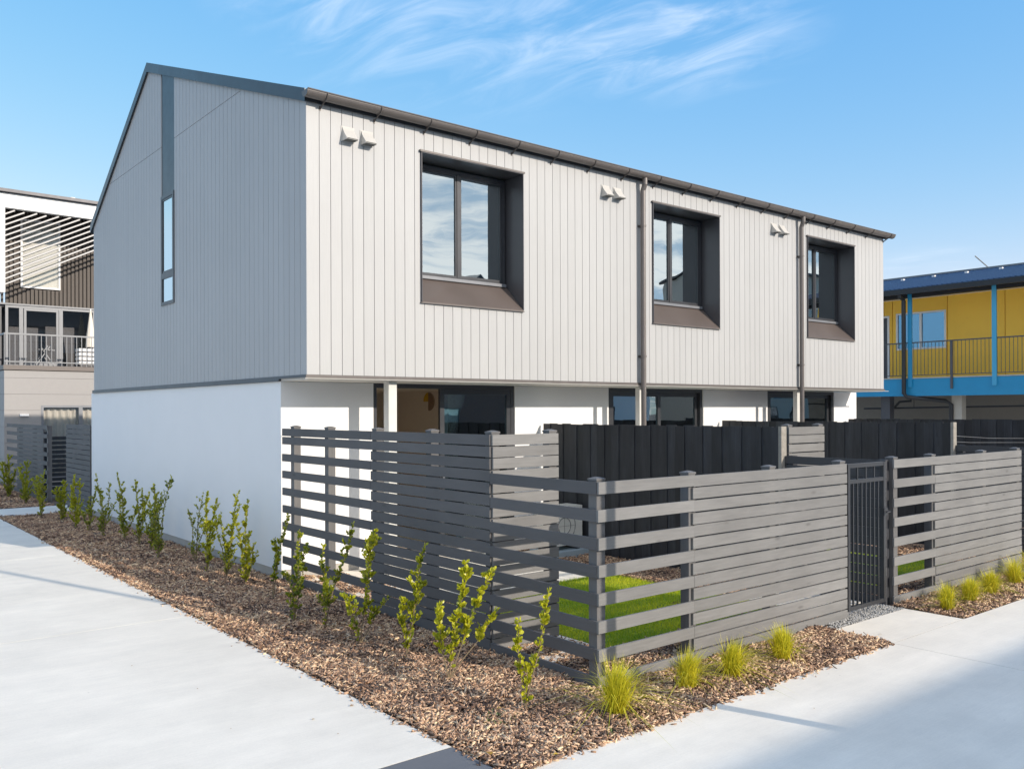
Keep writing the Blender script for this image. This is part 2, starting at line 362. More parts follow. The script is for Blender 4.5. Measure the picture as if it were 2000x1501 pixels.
# ------------------------------------------------------------------ GROUND
g = MB(); g.box(-300, -300, -0.5, 300, 300, -0.06); struct('ground', g, M['asphalt'])
drv = MB()   # driveway slabs, saw-cut joints at y = -1.17 and y = 6.6
JY = [-5.785, -1.17, 3.9, 9.0, 30]
for a, b_ in zip(JY[:-1], JY[1:]):
    drv.box(-6.2, a+0.003, -0.055, -1.525, b_-0.003, 0.0); drv.box(-11, a+0.003, -0.055, -6.206, b_-0.003, 0.0)
struct('driveway', drv, M['concrete'])
dk = MB(); dk.box(-11, -6.42, -0.055, -1.525, -5.791, 0.0); struct('charcoal_strip', dk, M['dark_paving'])
pth = MB()
for a, b_ in ((-11, -6.6), (-6.594, -1.9), (-1.894, 2.93), (2.936, 7.8), (7.806, 12.6), (12.606, 17.4), (17.406, 23)):
    pth.box(a, -12.0, -0.055, b_, -6.426 if a < -2 else -6.345, 0.0)
    pth.box(a, -18.0, -0.055, b_, -12.006, 0.0)
pth.box(2.95, -6.339, -0.055, 4.36, -5.74, 0.0)          # slab leading to the gate
pth.box(7.45, -6.339, -0.055, 8.8, -5.74, 0.0)
struct('path', pth, M['concrete'])
jf = MB()
for a, b_, c, d in ((2.9, -6.36, 4.4, -6.325), (7.4, -6.36, 8.85, -6.325), (-11, -5.80, -1.53, -5.775), (-11, -6.44, -1.5, -6.41), (-11, -1.19, -1.53, -1.15)): jf.box(a, b_, -0.054, c, d, -0.0015)
for x in (-6.597, -1.897, 2.933, 7.803, 12.603, 17.403): jf.box(x-0.01, -18, -0.054, x+0.01, -6.35, -0.0015)
struct('joint_filler', jf, M['joint'])
sp_ = MB(); sp_.box(-1.525, 9.86, -0.055, 3.0, 11.5, 0.0); struct('side_path', sp_, M['concrete'])
cp = MB(); cp.box(14.2, -30, -0.055, 60, 40, -0.012); struct('bounce_paving', cp, M['concrete'])  # unseen pale paving added to bounce light onto the yellow walls
lane = MB(); lane.box(-60, -20, -0.055, 80, -18.006, -0.02); struct('lane', lane, M['asphalt'])

def soil_sheet(name, x0, y0, x1, y1, z, mat, amp=0.012, step=0.12):
    nx = max(2, int((x1-x0)/step)); ny = max(2, int((y1-y0)/step))
    xs = np.linspace(x0, x1, nx); ys = np.linspace(y0, y1, ny); m = MB()
    for j, y in enumerate(ys):
        for i, x in enumerate(xs):
            e = min(x-x0, x1-x, y-y0, y1-y, 0.25)/0.25
            m.v.append((x, y, z + e*(amp*(math.sin(x*3.1+y*1.7)+math.sin(y*4.3-x*2.2))+amp))); m.c.append(1)
    for j in range(ny-1):
        for i in range(nx-1):
            a = j*nx+i; m.f.append((a, a+1, a+nx+1, a+nx)); m.m.append(0)
    return struct(name, m, mat, smooth=True, fixn=False)
DN = 1.85
BEDS = [  # x0,y0,x1,y1, density per m2, chip scale
    (-1.52, -6.38, 0.0, -2.5, 3600, 1.0), (-1.52, -2.5, 0.0, 2.0, 2600, 1.0), (-1.52, 2.0, 0.0, 9.85, 1500, 1.15),
    (0.0, -6.34, 2.94, -5.58, 3600, 1.0), (4.37, -6.34, 7.45, -5.58, 2400, 1.0), (8.81, -6.34, 12, -5.58, 1200, 1.0),
    (0.0, -5.5, 3.45, -4.85, 2300, 1.0), (0.0, -4.85, 0.8, 0.0, 1700, 1.0), (3.35, -4.1, 4.3, 0.0, 1500, 1.0), (4.5, -5.5, 8.7, -5.05, 1400, 1.0), (7.4, -5.05, 8.7, -1, 900, 1.0), (-1.52, 11.5, -0.1, 22, 500, 1.4)]
soil_sheet('mulch_bed', -1.52, -6.4, 0.03, 9.855, -0.02, M['soil'])
soil_sheet('front_bed', 0.03, -6.34, 2.945, -5.5, -0.02, M['soil'])
soil_sheet('front_bed', 4.365, -6.34, 7.445, -5.5, -0.02, M['soil'])
soil_sheet('front_bed', 8.805, -6.34, 16, -5.5, -0.02, M['soil'])
soil_sheet('yard_soil', 0.03, -5.5, 13.4, 0.0, -0.03, M['soil'])
soil_sheet('far_bed', -1.52, 11.5, 0.3, 24, -0.02, M['soil'])

def chips(beds):
    P = []; 
    for (x0, y0, x1, y1, d, s) in beds:
        n = int((x1-x0)*(y1-y0)*d*DN)
        x = rng.uniform(x0+0.01, x1-0.01, n); y = rng.uniform(y0+0.01, y1-0.01, n)
        P.append(np.stack([x, y, np.full(n, s)], 1))
    for (xe, ya_, yb__) in ((-1.525, -6.3, 6.0),):          # chips spilt on to the concrete edge
        n = 420; P.append(np.stack([xe-rng.exponential(0.022, n), rng.uniform(ya_, yb__, n), np.full(n, 0.8)], 1))
    n = 260; P.append(np.stack([rng.uniform(-1.3, 2.9, n), -6.35-rng.exponential(0.018, n), np.full(n, 0.8)], 1))
    P = np.concatenate(P)
    cl_ = np.sin(P[:, 0]*9.1+2.1*np.sin(P[:, 1]*3.3))*np.sin(P[:, 1]*8.3+1.7*np.sin(P[:, 0]*4.1)); P = P[(rng.random(len(P)) < 0.74+0.3*cl_) | (P[:, 2] == 0.8)]; n = len(P)
    L = rng.gamma(3.2, 0.0054, n).clip(0.006, 0.06)*P[:, 2]*np.where(rng.random(n) < 0.08, 1.5, 1); W = rng.gamma(3.0, 0.0017, n).clip(0.0018, 0.012)*P[:, 2]; T = rng.uniform(0.0015, 0.005, n)
    cl2 = np.sin(P[:, 0]*9.1+2.1*np.sin(P[:, 1]*3.3))*np.sin(P[:, 1]*8.3+1.7*np.sin(P[:, 0]*4.1))
    a = rng.uniform(0, 2*np.pi, n); tx = rng.normal(0, 0.38, n); ty = rng.normal(0, 0.6, n)
    ca, sa = np.cos(a), np.sin(a)
    ux = np.stack([ca*np.cos(tx), sa*np.cos(tx), np.sin(tx)], 1)
    vx = np.stack([-sa*np.cos(ty), ca*np.cos(ty), np.sin(ty)], 1); wz = np.cross(ux, vx)
    z = rng.uniform(-0.008, 0.020, n)+0.008*cl2
    ctr = np.stack([P[:, 0], P[:, 1], z + 0.004], 1); sp2 = P[:, 2] == 0.8; ctr[sp2, 2] = 0.006
    vs = np.zeros((n, 8, 3)); k = 0
    for sz in (-1, 1):
        for (su, sv) in ((-1, -1), (1, -0.6), (1.1, 0.7), (-0.9, 1)):
            vs[:, k] = ctr + ux*(L*su)[:, None] + vx*(W*sv)[:, None] + wz*(T*sz)[:, None]; k += 1
    fb = np.array([(4, 5, 6, 7), (0, 1, 5, 4), (1, 2, 6, 5), (2, 3, 7, 6), (3, 0, 4, 7)])
    faces = (np.arange(n)[:, None, None]*8 + fb[None]).reshape(-1, 4)
    var = np.clip(rng.beta(1.25, 1.45, n) + 0.07*np.sin(P[:, 0]*5+P[:, 1]*3)+0.07*np.sin(P[:, 1]*11-P[:, 0]*7), 0, 1)
    return vs.reshape(-1, 3), faces, np.repeat(var, 8)
v_, f_, c_ = chips(BEDS)
tag(fast_mesh('bark_mulch', v_, f_, c_, M['chip']), 'shredded bark mulch in brown, tan and grey covering the garden beds', 'mulch', None, 'stuff')

# gravel at the gate
gr = MB(); gr.box(3.46, -5.74, -0.05, 4.36, -5.3, -0.006); struct('gravel_strip', gr, M['gravel'])
n = 1500; x = rng.uniform(3.0, 4.36, n); y = rng.uniform(-5.74, -5.40, n)
vs = np.zeros((n, 6, 3)); r_ = rng.uniform(0.006, 0.014, n)
for k, d in enumerate(((1, 0, 0), (0, 1, 0), (-1, 0, 0), (0, -1, 0), (0, 0, .8), (0, 0, -.8))):
    vs[:, k] = np.stack([x, y, np.full(n, 0.002)], 1) + np.array(d)*(r_*rng.uniform(0.6, 1.2, n))[:, None]
fb = np.array([(0, 1, 4), (1, 2, 4), (2, 3, 4), (3, 0, 4), (1, 0, 5), (2, 1, 5), (3, 2, 5), (0, 3, 5)])
tag(fast_mesh('gravel', vs.reshape(-1, 3), (np.arange(n)[:, None, None]*6+fb).reshape(-1, 3), np.ones(n*6), M['stone']), 'small grey stones scattered under the black metal gate', 'gravel', None, 'stuff')

# lawns
def lawn(x0, y0, x1, y1, dens, cut=None):
    n = int((x1-x0)*(y1-y0)*dens); x = rng.uniform(x0, x1, n); y = rng.uniform(y0, y1, n)
    if cut: k = cut(x, y); x = x[k]; y = y[k]; n = len(x)
    h = rng.uniform(0.018, 0.045, n); a = rng.uniform(0, 2*np.pi, n); w = 0.0022
    lx = rng.normal(0, 0.012, n); ly = rng.normal(0, 0.012, n)
    vs = np.zeros((n, 3, 3))
    vs[:, 0] = np.stack([x-w*np.cos(a), y-w*np.sin(a), np.zeros(n)], 1); vs[:, 1] = np.stack([x+w*np.cos(a), y+w*np.sin(a), np.zeros(n)], 1)
    vs[:, 2] = np.stack([x+lx, y+ly, h], 1)
    return vs
def lawn_obj(areas, base_name):
    A = np.concatenate([lawn(*a) for a in areas]); n = len(A)
    p = A[:, 0]; var = np.clip(rng.uniform(0, 0.8, n) + 0.25*np.sin(p[:, 0]*4+p[:, 1]*2.7)*np.sin(p[:, 1]*5), 0, 1)
    return fast_mesh(base_name, A.reshape(-1, 3), np.arange(n*3).reshape(-1, 3), np.repeat(var, 3), M['lawn'])
tb = MB(); tb.box(0.85, -4.95, -0.04, 3.38, -2.35, 0.004); tb.box(4.95, -5.02, -0.04, 7.4, -2.9, 0.004); struct('turf', tb, M['turf'])
tag(lawn_obj([(0.82, -4.97, 3.4, -2.33, 9000), (4.93, -5.04, 7.42, -2.9, 4500)], 'lawn'), 'bright green lawn grass behind the slatted front fence', 'grass', None, 'stuff')
pt = MB(); pt.box(0.05, -2.33, -0.05, 3.35, -0.02, 0.01); pt.box(0.05, -4.84, -0.05, 0.82, -2.336, 0.008); pt.box(3.45, -5.3, -0.05, 4.3, -4.1, 0.006)
pt.box(4.5, -2.88, -0.05, 8.7, -0.02, 0.01); struct('patio', pt, M['concrete'])

# ------------------------------------------------------------------ FENCES
Z18, Z15, PIT, BH, BT = 1.89, 1.555, 0.1048, 0.092, 0.02
def boards_x(m, x0, x1, y, ztop, idx, th=BT):
    """boards along x, front face at y, thickness towards +y"""
    cuts = [x0, x1]
    for i in idx:
        z1 = ztop - i*PIT
        xj = [x0, x1]
        if x1-x0 > 2.6 and random.random() < 0.55: xj = [x0, random.choice([x0+(x1-x0)*0.42, x0+(x1-x0)*0.66]), x1]
        for a, b_ in zip(xj[:-1], xj[1:]):
            d = random.uniform(-0.002, 0.002); dz = random.uniform(-0.003, 0.003)
            m.box(a+(0.0015 if a > x0 else random.uniform(-.004, .004)), y+d, z1-BH+dz, b_-(0.0015 if b_ < x1 else 0), y+th+d, z1+dz, rv(0.10))
def boards_y(m, y0, y1, x, ztop, idx, th=BT):
    for i in idx:
        z1 = ztop - i*PIT; d = random.uniform(-0.002, 0.002); dz = random.uniform(-0.003, 0.003)
        m.box(x+d, y0+random.uniform(-.004, .004), z1-BH+dz, x+th+d, y1, z1+dz, rv(0.10))
def post(parent, x, y, h, s=0.088, cap=True, mat='slat_p'):
    m = MB(); v = rv(0.08); m.box(x-s/2, y-s/2, -0.05, x+s/2, y+s/2, h, v)
    if cap:
        c = 0.049; z = h
        m.box(x-c, y-c, z, x+c, y+c, z+0.014, v)
        vs = [(x-c, y-c, z+0.014), (x+c, y-c, z+0.014), (x+c, y+c, z+0.014), (x-c, y+c, z+0.014), (x-.012, y-.012, z+0.026), (x+.012, y-.012, z+0.026), (x+.012, y+.012, z+0.026), (x-.012, y+.012, z+0.026)]
        m.add(vs, [(4, 5, 6, 7), (0, 1, 5, 4), (1, 2, 6, 5), (2, 3, 7, 6), (3, 0, 4, 7)], v)
    return part('post', m, M[mat], parent)
YT, YG, U = -4.25, -5.56, 4.4554
def side_fence():
    t = thing('slat_fence', 'tall dark grey slatted side fence stepping down towards the front corner, beside the white wall', 'fence', (0, -2.8, 0))
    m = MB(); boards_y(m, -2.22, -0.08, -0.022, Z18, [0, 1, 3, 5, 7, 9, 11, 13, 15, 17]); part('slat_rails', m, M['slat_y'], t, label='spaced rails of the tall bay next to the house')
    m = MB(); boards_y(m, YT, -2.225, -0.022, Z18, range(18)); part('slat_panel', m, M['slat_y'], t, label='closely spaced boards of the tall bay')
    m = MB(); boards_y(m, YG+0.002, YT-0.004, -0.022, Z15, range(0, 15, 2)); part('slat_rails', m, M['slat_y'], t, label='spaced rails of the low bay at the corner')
    for y in (-0.32, -1.2, -2.26, -3.27): post(t, 0.046, y, Z18+0.01)
    post(t, 0.046, YT+0.045, Z18+0.01); post(t, 0.046, YG+0.066, Z15+0.01)
side_fence()
def return_screen(x0, idx_label, group):
    t = thing('slat_screen', idx_label, 'screen', (x0+0.4, YT, 0), group)
    m = MB(); boards_x(m, x0, x0+0.77, YT-0.022 if x0 < 1 else YT-0.02, Z18, range(18)); part('slat_panel', m, M['slat_x'], t)
    post(t, x0+0.77-0.05, YT+0.045, Z18+0.01)
    if x0 > 1: post(t, x0+0.05, YT+0.045, Z18+0.01)
return_screen(0.0, 'tall narrow slatted screen turning in from the tall side fence, behind the low corner rails', 'slatted return screens')
return_screen(4.49, 'tall narrow slatted screen standing at the end of the nearest black paling fence', 'slatted return screens')
def front_fence(x0, first, label, group):
    t = thing('slat_fence', label, 'fence', (x0+1.7, YG, 0), group)
    xe = x0 + (1.10 if first else 0.93); x1 = x0 + 3.50 if first else x0+3.36
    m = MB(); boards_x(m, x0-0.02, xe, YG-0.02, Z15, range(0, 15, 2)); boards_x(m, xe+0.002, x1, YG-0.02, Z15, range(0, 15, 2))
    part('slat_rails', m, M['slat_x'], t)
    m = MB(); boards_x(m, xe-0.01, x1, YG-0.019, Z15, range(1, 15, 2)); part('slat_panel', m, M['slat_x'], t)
    for x in (([xe, x0+2.25] if first else [x0+0.05, xe, x0+2.28]) + [x1-0.05]): post(t, x, YG+0.046, Z15+0.01)
front_fence(0.0, True, 'low grey slatted front fence with an open-railed bay at the near corner', 'low slatted front fences')
front_fence(4.47, False, 'low grey slatted front fence to the right of the black gate', 'low slatted front fences')
front_fence(8.92, False, 'low grey slatted front fence at the far right edge of the view', 'low slatted front fences')
def divider(x, label, group, full=True):
    t = thing('paling_fence', label, 'fence', (x, -2.8, 0), group)
    m = MB(); y = -0.06; back = True
    while y > YT+0.02:
        w = random.uniform(0.145, 0.155); y1 = max(y-w, YT); o = 0.0 if back else 0.013
        m.box(x+o, y1, 0.02, x+o+0.018, y+ (0.02 if not back else 0), Z18+0.005+random.uniform(-.009, .006), rv(0.35)); y = y1+0.004; back = not back
        if y1 <= YT: break
    part('paling_boards', m, M['paling'], t)
    m = MB()
    for z in (0.35, 1.0, 1.62): m.box(x+0.04, YT+0.02, z, x+0.085, -0.06, z+0.09)
    part('rail', m, M['paling'], t)
    m = MB(); m.box(x-0.004, YT-0.045, -0.02, x+0.10, YT-0.002, Z18+0.01); part('end_post', m, [M['cutend']], t)
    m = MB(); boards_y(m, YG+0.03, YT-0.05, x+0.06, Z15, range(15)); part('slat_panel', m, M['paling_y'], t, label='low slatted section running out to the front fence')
    for yy in (YT-0.1, YG+0.09): post(t, x+0.125, yy, Z15+0.0, cap=False, mat='paling')
M['paling_y'] = wood('black_stained_slats', (0.055, 0.055, 0.060), 1)
divider(4.30, 'black paling fence dividing the two nearest yards, running out from the white wall', 'black paling divider fences')
divider(4.30+U, 'second black paling fence, behind the first and ending in the middle yard', 'black paling divider fences')
divider(4.30+2*U, 'farthest black paling fence, in front of the yellow building', 'black paling divider fences')

def gate(x0, x1, label):
    t = thing('metal_gate', label, 'gate', ((x0+x1)/2, YG, 0))
    y = YG+0.0; f = MB()
    for x in (x0+0.02, x1-0.02): f.box(x-0.02, y-0.02, 0.06, x+0.02, y+0.02, 1.545)
    for z0, z1 in ((1.505, 1.545), (1.345, 1.385), (0.06, 0.10)): f.box(x0+0.04, y-0.018, z0, x1-0.04, y+0.018, z1)
    part('gate_frame', f, M['gate'], t)
    n = 7
    for k in range(n):
        x = x0+0.04+(x1-x0-0.08)*(k+1)/(n+1); b_ = MB(); b_.box(x-0.008, y-0.008, 0.10, x+0.008, y+0.008, 1.345); part('bar', b_, M['gate'], t)
    for k in range(3):
        x = x0+0.04+(x1-x0-0.08)*(k+1)/4; b_ = MB(); b_.box(x-0.008, y-0.008, 1.385, x+0.008, y+0.008, 1.505); part('bar', b_, M['gate'], t)
    l = MB(); l.box(x1-0.075, y-0.045, 0.98, x1-0.005, y-0.021, 1.06); l.tube([(x1-0.04, y-0.05, 1.02), (x1-0.04, y-0.09, 1.02), (x1-0.11, y-0.09, 1.02)], 0.007, 8); part('latch', l, M['gate'], t)
gate(3.52, 4.27, 'black metal gate of thin upright bars between two low slatted fences')

# ------------------------------------------------------------------ TOWNHOUSE
H1, H2, FB, W = 2.5325, 5.745, -0.754, 13.43
RIDGE, EAVE_F, EAVE_R = (5.1, 7.98), (-0.795, 5.871), (8.74, 5.83)
TH = 0.135
def roof_top(y):
    (y0, z0), (y1, z1), (y2, z2) = EAVE_F, RIDGE, EAVE_R
    return z0+(z1-z0)*(y-y0)/(y1-y0) if y <= y1 else z1+(z2-z1)*(y-y1)/(y2-y1)
H = thing('townhouse', 'long two-storey townhouse block with pale grey vertical cladding over a white ground floor', 'house', (6.7, 4, 0))
WIN = [(1.582+k*U, 3.306+k*U) for k in range(3)]; WZ0, WZ1 = 3.509, 5.445
DOOR = [(1.32, 3.78), (5.80, 8.28), (10.29, 12.73)]; DZ = 2.475
# lower walls
m = MB(); xs = 0.0
for a, b_ in DOOR + [(13.65, 13.65)]:
    m.box(xs, 0, 0.12, a, 0.2, 2.47 if a < 13.6 else 2.47); xs = b_
for a, b_ in DOOR: m.box(a, 0, DZ-0.004, b_, 0.2, 2.53)
m.box(0, 0.2, 0.12, 0.2, 8.9, 2.47); m.box(13.45, 0.2, 0.12, 13.65, 8.9, 2.47); m.box(0.2, 8.7, 0.12, 13.45, 8.9, 2.47)
part('lower_wall', m, M['plaster'], H)
m = MB(); m.box(0.012, 0.012, -0.05, 13.64, 8.89, 0.12); part('foundation', m, M['foundation'], H)
# upper core walls (behind boards)
def segs(z0, z1, holes):
    """vertical intervals left after removing holes"""
    out_ = [(z0, z1)]
    for a, b_ in holes:
        n_ = []
        for p, q in out_:
            if b_ <= p or a >= q: n_.append((p, q)); continue
            if a > p: n_.append((p, a))
            if b_ < q: n_.append((b_, q))
        out_ = n_
    return out_
core = MB(); xb = sorted([0.02, W-0.02] + [v for w in WIN for v in w])
for a, b_ in zip(xb[:-1], xb[1:]):
    mid = (a+b_)/2; hs_ = [(WZ0, WZ1)] if any(w[0] < mid < w[1] for w in WIN) else []
    for p, q in segs(H1, H2-0.02, hs_): core.box(a, FB+0.016, p, b_, FB+0.14, q)
part('front_backing', core, M['groove'], H)
def gable_poly(y0, y1, zlo):
    ys = [y0] + ([RIDGE[0]] if y0 < RIDGE[0] < y1 else []) + [y1]
    return [(y0, zlo), (y1, zlo)] + [(y, roof_top(y)-TH) for y in reversed(ys)]
for nm, xa, xbb in (('gable_backing', 0.0, 0.12), ('gable_backing', W-0.14, W-0.02)):
    m = MB(); m.prism(gable_poly(FB+0.02, 8.61, H1), 0, xa, xbb); part(nm, m, M['groove'], H)
m = MB(); m.box(0.12, 8.5, H1, W-0.14, 8.61, 5.74); part('rear_wall', m, M['clad'], H)
# cladding boards, front
BW = 0.1493; GAP = 0.007
m = MB(); k = 0; x = 0.0
while x < W-0.02:
    x1 = min(x+BW, W); xs_ = sorted({x+GAP/2 if x > 0 else -0.02, (x1-GAP/2 if x1 < W else W)} | {v for w in WIN for v in w if x+GAP/2 < v < x1-GAP/2})
    var = rv(0.018)
    for a, b_ in zip(xs_[:-1], xs_[1:]):
        mid = (a+b_)/2; hs_ = [(WZ0, WZ1)] if any(w[0] < mid < w[1] for w in WIN) else []
        for p, q in segs(H1, H2, hs_): m.box(a, FB, p, b_, FB+0.016, q, var)
    x = x1
part('front_cladding', m, M['clad'], H)
# cladding boards, gable (with joint at z = 6.42) and the narrow window slot
NW = (3.84, 4.46); NZ0 = 3.82; SEAM = 6.42
def gable_boards(x0, x1):
    m = MB(); y = FB+0.016
    while y < 8.6:
        y1 = min(y+BW, 8.62); a0 = y+(GAP/2 if y > FB+.02 else 0.0); b0 = y1-GAP/2
        cuts = sorted({a0, b0} | {v for v in NW if a0 < v < b0} | ({RIDGE[0]} if a0 < RIDGE[0] < b0 else set())); var = rv(0.02)
        for a, b_ in zip(cuts[:-1], cuts[1:]):
            mid = (a+b_)/2; ins = NW[0] < mid < NW[1]
            za, zb = roof_top(a)-TH, roof_top(b_)-TH
            if ins:
                m.box(x0, a, H1, x1, b_, NZ0, var)
            else:
                if max(za, zb) < SEAM-0.004: m.prism([(a, H1), (b_, H1), (b_, zb), (a, za)], 0, x0, x1, var); continue
                m.box(x0, a, H1, x1, b_, min(SEAM-0.004, za, zb), var)
                if min(za, zb) > SEAM+0.02: m.prism([(a, SEAM+0.004), (b_, SEAM+0.004), (b_, zb), (a, za)], 0, x0, x1, var)
                elif max(za, zb) > SEAM-0.2: m.prism([(a, min(SEAM-0.004, za, zb)), (b_, min(SEAM-0.004, za, zb)), (b_, zb), (a, za)], 0, x0, x1, var)
        y = y1
    return m
part('gable_cladding', gable_boards(-0.02, 0.0), M['clad'], H)
part('gable_cladding', gable_boards(W-0.02, W-0.001), M['clad'], H)
# dark panel above the narrow window, and the window itself
m = MB(); m.prism([(NW[0]+0.002, 5.60), (NW[1]-0.002, 5.60), (NW[1]-0.002, roof_top(NW[1])-TH), (NW[0]+0.002, roof_top(NW[0])-TH)], 0, -0.012, 0.0); part('dark_panel', m, M['roof'], H)
f = MB(); ya, yb = NW
def rect_frame(m, axis, pos, a0, a1, z0, z1, w, d0, d1):
    """rectangular frame; axis 0: lies in x=pos plane spanning y; axis 1: in y plane spanning x; depth d0..d1"""
    def bx(p0, p1, q0, q1):
        if axis == 0: m.box(pos+d0, p0, q0, pos+d1, p1, q1)
        else: m.box(p0, pos+d0, q0, p1, pos+d1, q1)
    bx(a0, a0+w, z0, z1); bx(a1-w, a1, z0, z1); bx(a0+w, a1-w, z0, z0+w); bx(a0+w, a1-w, z1-w, z1)
rect_frame(f, 0, 0, ya, yb, NZ0, 5.60, 0.055, -0.035, 0.0); f.box(-0.035, ya+0.055, 4.25, -0.001, yb-0.055, 4.34)
rect_frame(f, 0, 0, ya+0.058, yb-0.058, 4.343, 5.542, 0.03, -0.028, -0.002)
fw = part('narrow_window', f, M['frame'], H)
m = MB(); m.box(-0.018, ya+0.06, NZ0+0.06, -0.012, yb-0.06, 4.25); m.box(-0.018, ya+0.09, 4.37, -0.012, yb-0.09, 5.51); part('pane', m, M['glass_side'], fw)
m = MB(); m.box(-0.0095, ya+0.01, NZ0+0.01, -0.003, yb-0.01, 5.59); part('blind', m, M['darkmetal'], fw)
# soffit and flashings
m = MB(); m.box(0.004, FB+0.012, 2.474, W-0.004, -0.001, 2.529); part('soffit', m, M['soffit'], H)
m = MB(); m.box(-0.05, FB-0.020, 2.480, 13.60, FB+0.010, 2.494); part('soffit_edge', m, M['edge'], H)
m = MB(); m.box(-0.035, FB-0.014, 2.497, 13.46, FB+0.0115, 2.530); part('flashing', m, M['bronze'], H)
m = MB(); m.box(-0.03, 0.0, 2.472, 0.012, 8.72, 2.531)
m.box(-0.03, FB+0.012, 2.50, 0.003, -0.001, 2.531); part('flashing', m, M['darkmetal'], H)
# roof slabs + barge
m = MB()
pf = [EAVE_F, RIDGE, (RIDGE[0], RIDGE[1]-TH), (EAVE_F[0], EAVE_F[1]-TH)]
pr = [RIDGE, EAVE_R, (EAVE_R[0], EAVE_R[1]-TH), (RIDGE[0], RIDGE[1]-TH)]
m.prism(pf, 0, -0.045, W+0.06); m.prism(pr, 0, -0.045, W+0.06)
roof = part('roof', m, M['roof'], H)
m = MB()
def off_poly(p, dx): return p
m.prism([(EAVE_F[0], EAVE_F[1]+0.012), (RIDGE[0], RIDGE[1]+0.014), (RIDGE[0], RIDGE[1]-TH-0.01), (EAVE_F[0], EAVE_F[1]-TH-0.01)], 0, -0.058, -0.047)
m.prism([(RIDGE[0]+0.001, RIDGE[1]+0.014), (EAVE_R[0], EAVE_R[1]+0.012), (EAVE_R[0], EAVE_R[1]-TH-0.01), (RIDGE[0]+0.001, RIDGE[1]-TH-0.01)], 0, -0.058, -0.047)
part('barge', m, M['roof'], H)
# eave lining between cladding head and roof
m = MB(); m.box(0.0, EAVE_F[0]+0.02, H2, W, FB+0.02, H2+0.012); part('fascia', m, M['bronze'], H)
# gutter: half round with outer bead
m = MB(); gy, gz, gr_ = FB-0.115, 5.832, 0.078
prof = [(gy+gr_*math.cos(a), gz+gr_*math.sin(a)) for a in np.linspace(math.pi, 2*math.pi, 13)]
inn = [(gy+(gr_-0.006)*math.cos(a), gz+(gr_-0.006)*math.sin(a)) for a in np.linspace(2*math.pi, math.pi, 13)]
m.prism(prof+inn, 0, -0.09, 13.60); m.tube([(-0.09, gy-gr_, gz), (13.60, gy-gr_, gz)], 0.010, 8)
m.prism(prof, 0, -0.094, -0.090); m.prism(prof, 0, 13.60, 13.604)
gut = part('gutter', m, M['bronze'], H, smooth=False)
for k in range(19):
    x = 0.16+k*0.737
    if x > 13.5: break
    m = MB()
    for i in range(12):
        a0, a1 = math.pi+math.pi*i/12, math.pi+math.pi*(i+1)/12; rr = gr_+0.005
        m.bar((x, gy+rr*math.cos(a0), gz+rr*math.sin(a0)), (x, gy+rr*math.cos(a1), gz+rr*math.sin(a1)), 0.022, 0.005, up=(1, 0, 0))
    m.bar((x, gy+0.0, gz-gr_-0.004), (x, FB-0.004, gz-gr_-0.065), 0.02, 0.006, up=(1, 0, 0)); m.box(x-0.012, FB-0.006, gz-gr_-0.085, x+0.012, FB-0.001, gz-gr_-0.03)
    part('bracket', m, M['bronze'], gut)
# downpipes
for x in (5.745, 10.20):
    m = MB(); yp = FB-0.075
    m.tube([(x, gy, gz-gr_+0.01), (x, gy, gz-0.16), (x, yp, gz-0.26), (x, yp, 0.02)], 0.042, 14)
    dp = part('downpipe', m, M['bronze'], H, smooth=False)
    for z in (5.02, 2.95):
        m = MB(); m.tube([(x, yp, z-0.015), (x, yp, z+0.015)], 0.05, 14); m.box(x-0.012, yp+0.045, z-0.012, x+0.012, FB-0.001, z+0.012); m.box(x-0.05, FB-0.006, z-0.02, x+0.05, FB-0.001, z+0.02)
        part('bracket', m, M['bronze'], dp)
# veranda posts
for xx, hw in ((1.215, 0.06), (5.895, 0.045), (10.37, 0.045)):
    m = MB(); m.box(xx-hw, -0.60-hw, -0.02, xx+hw, -0.60+hw, 2.473); part('post', m, M['postpaint'], H)
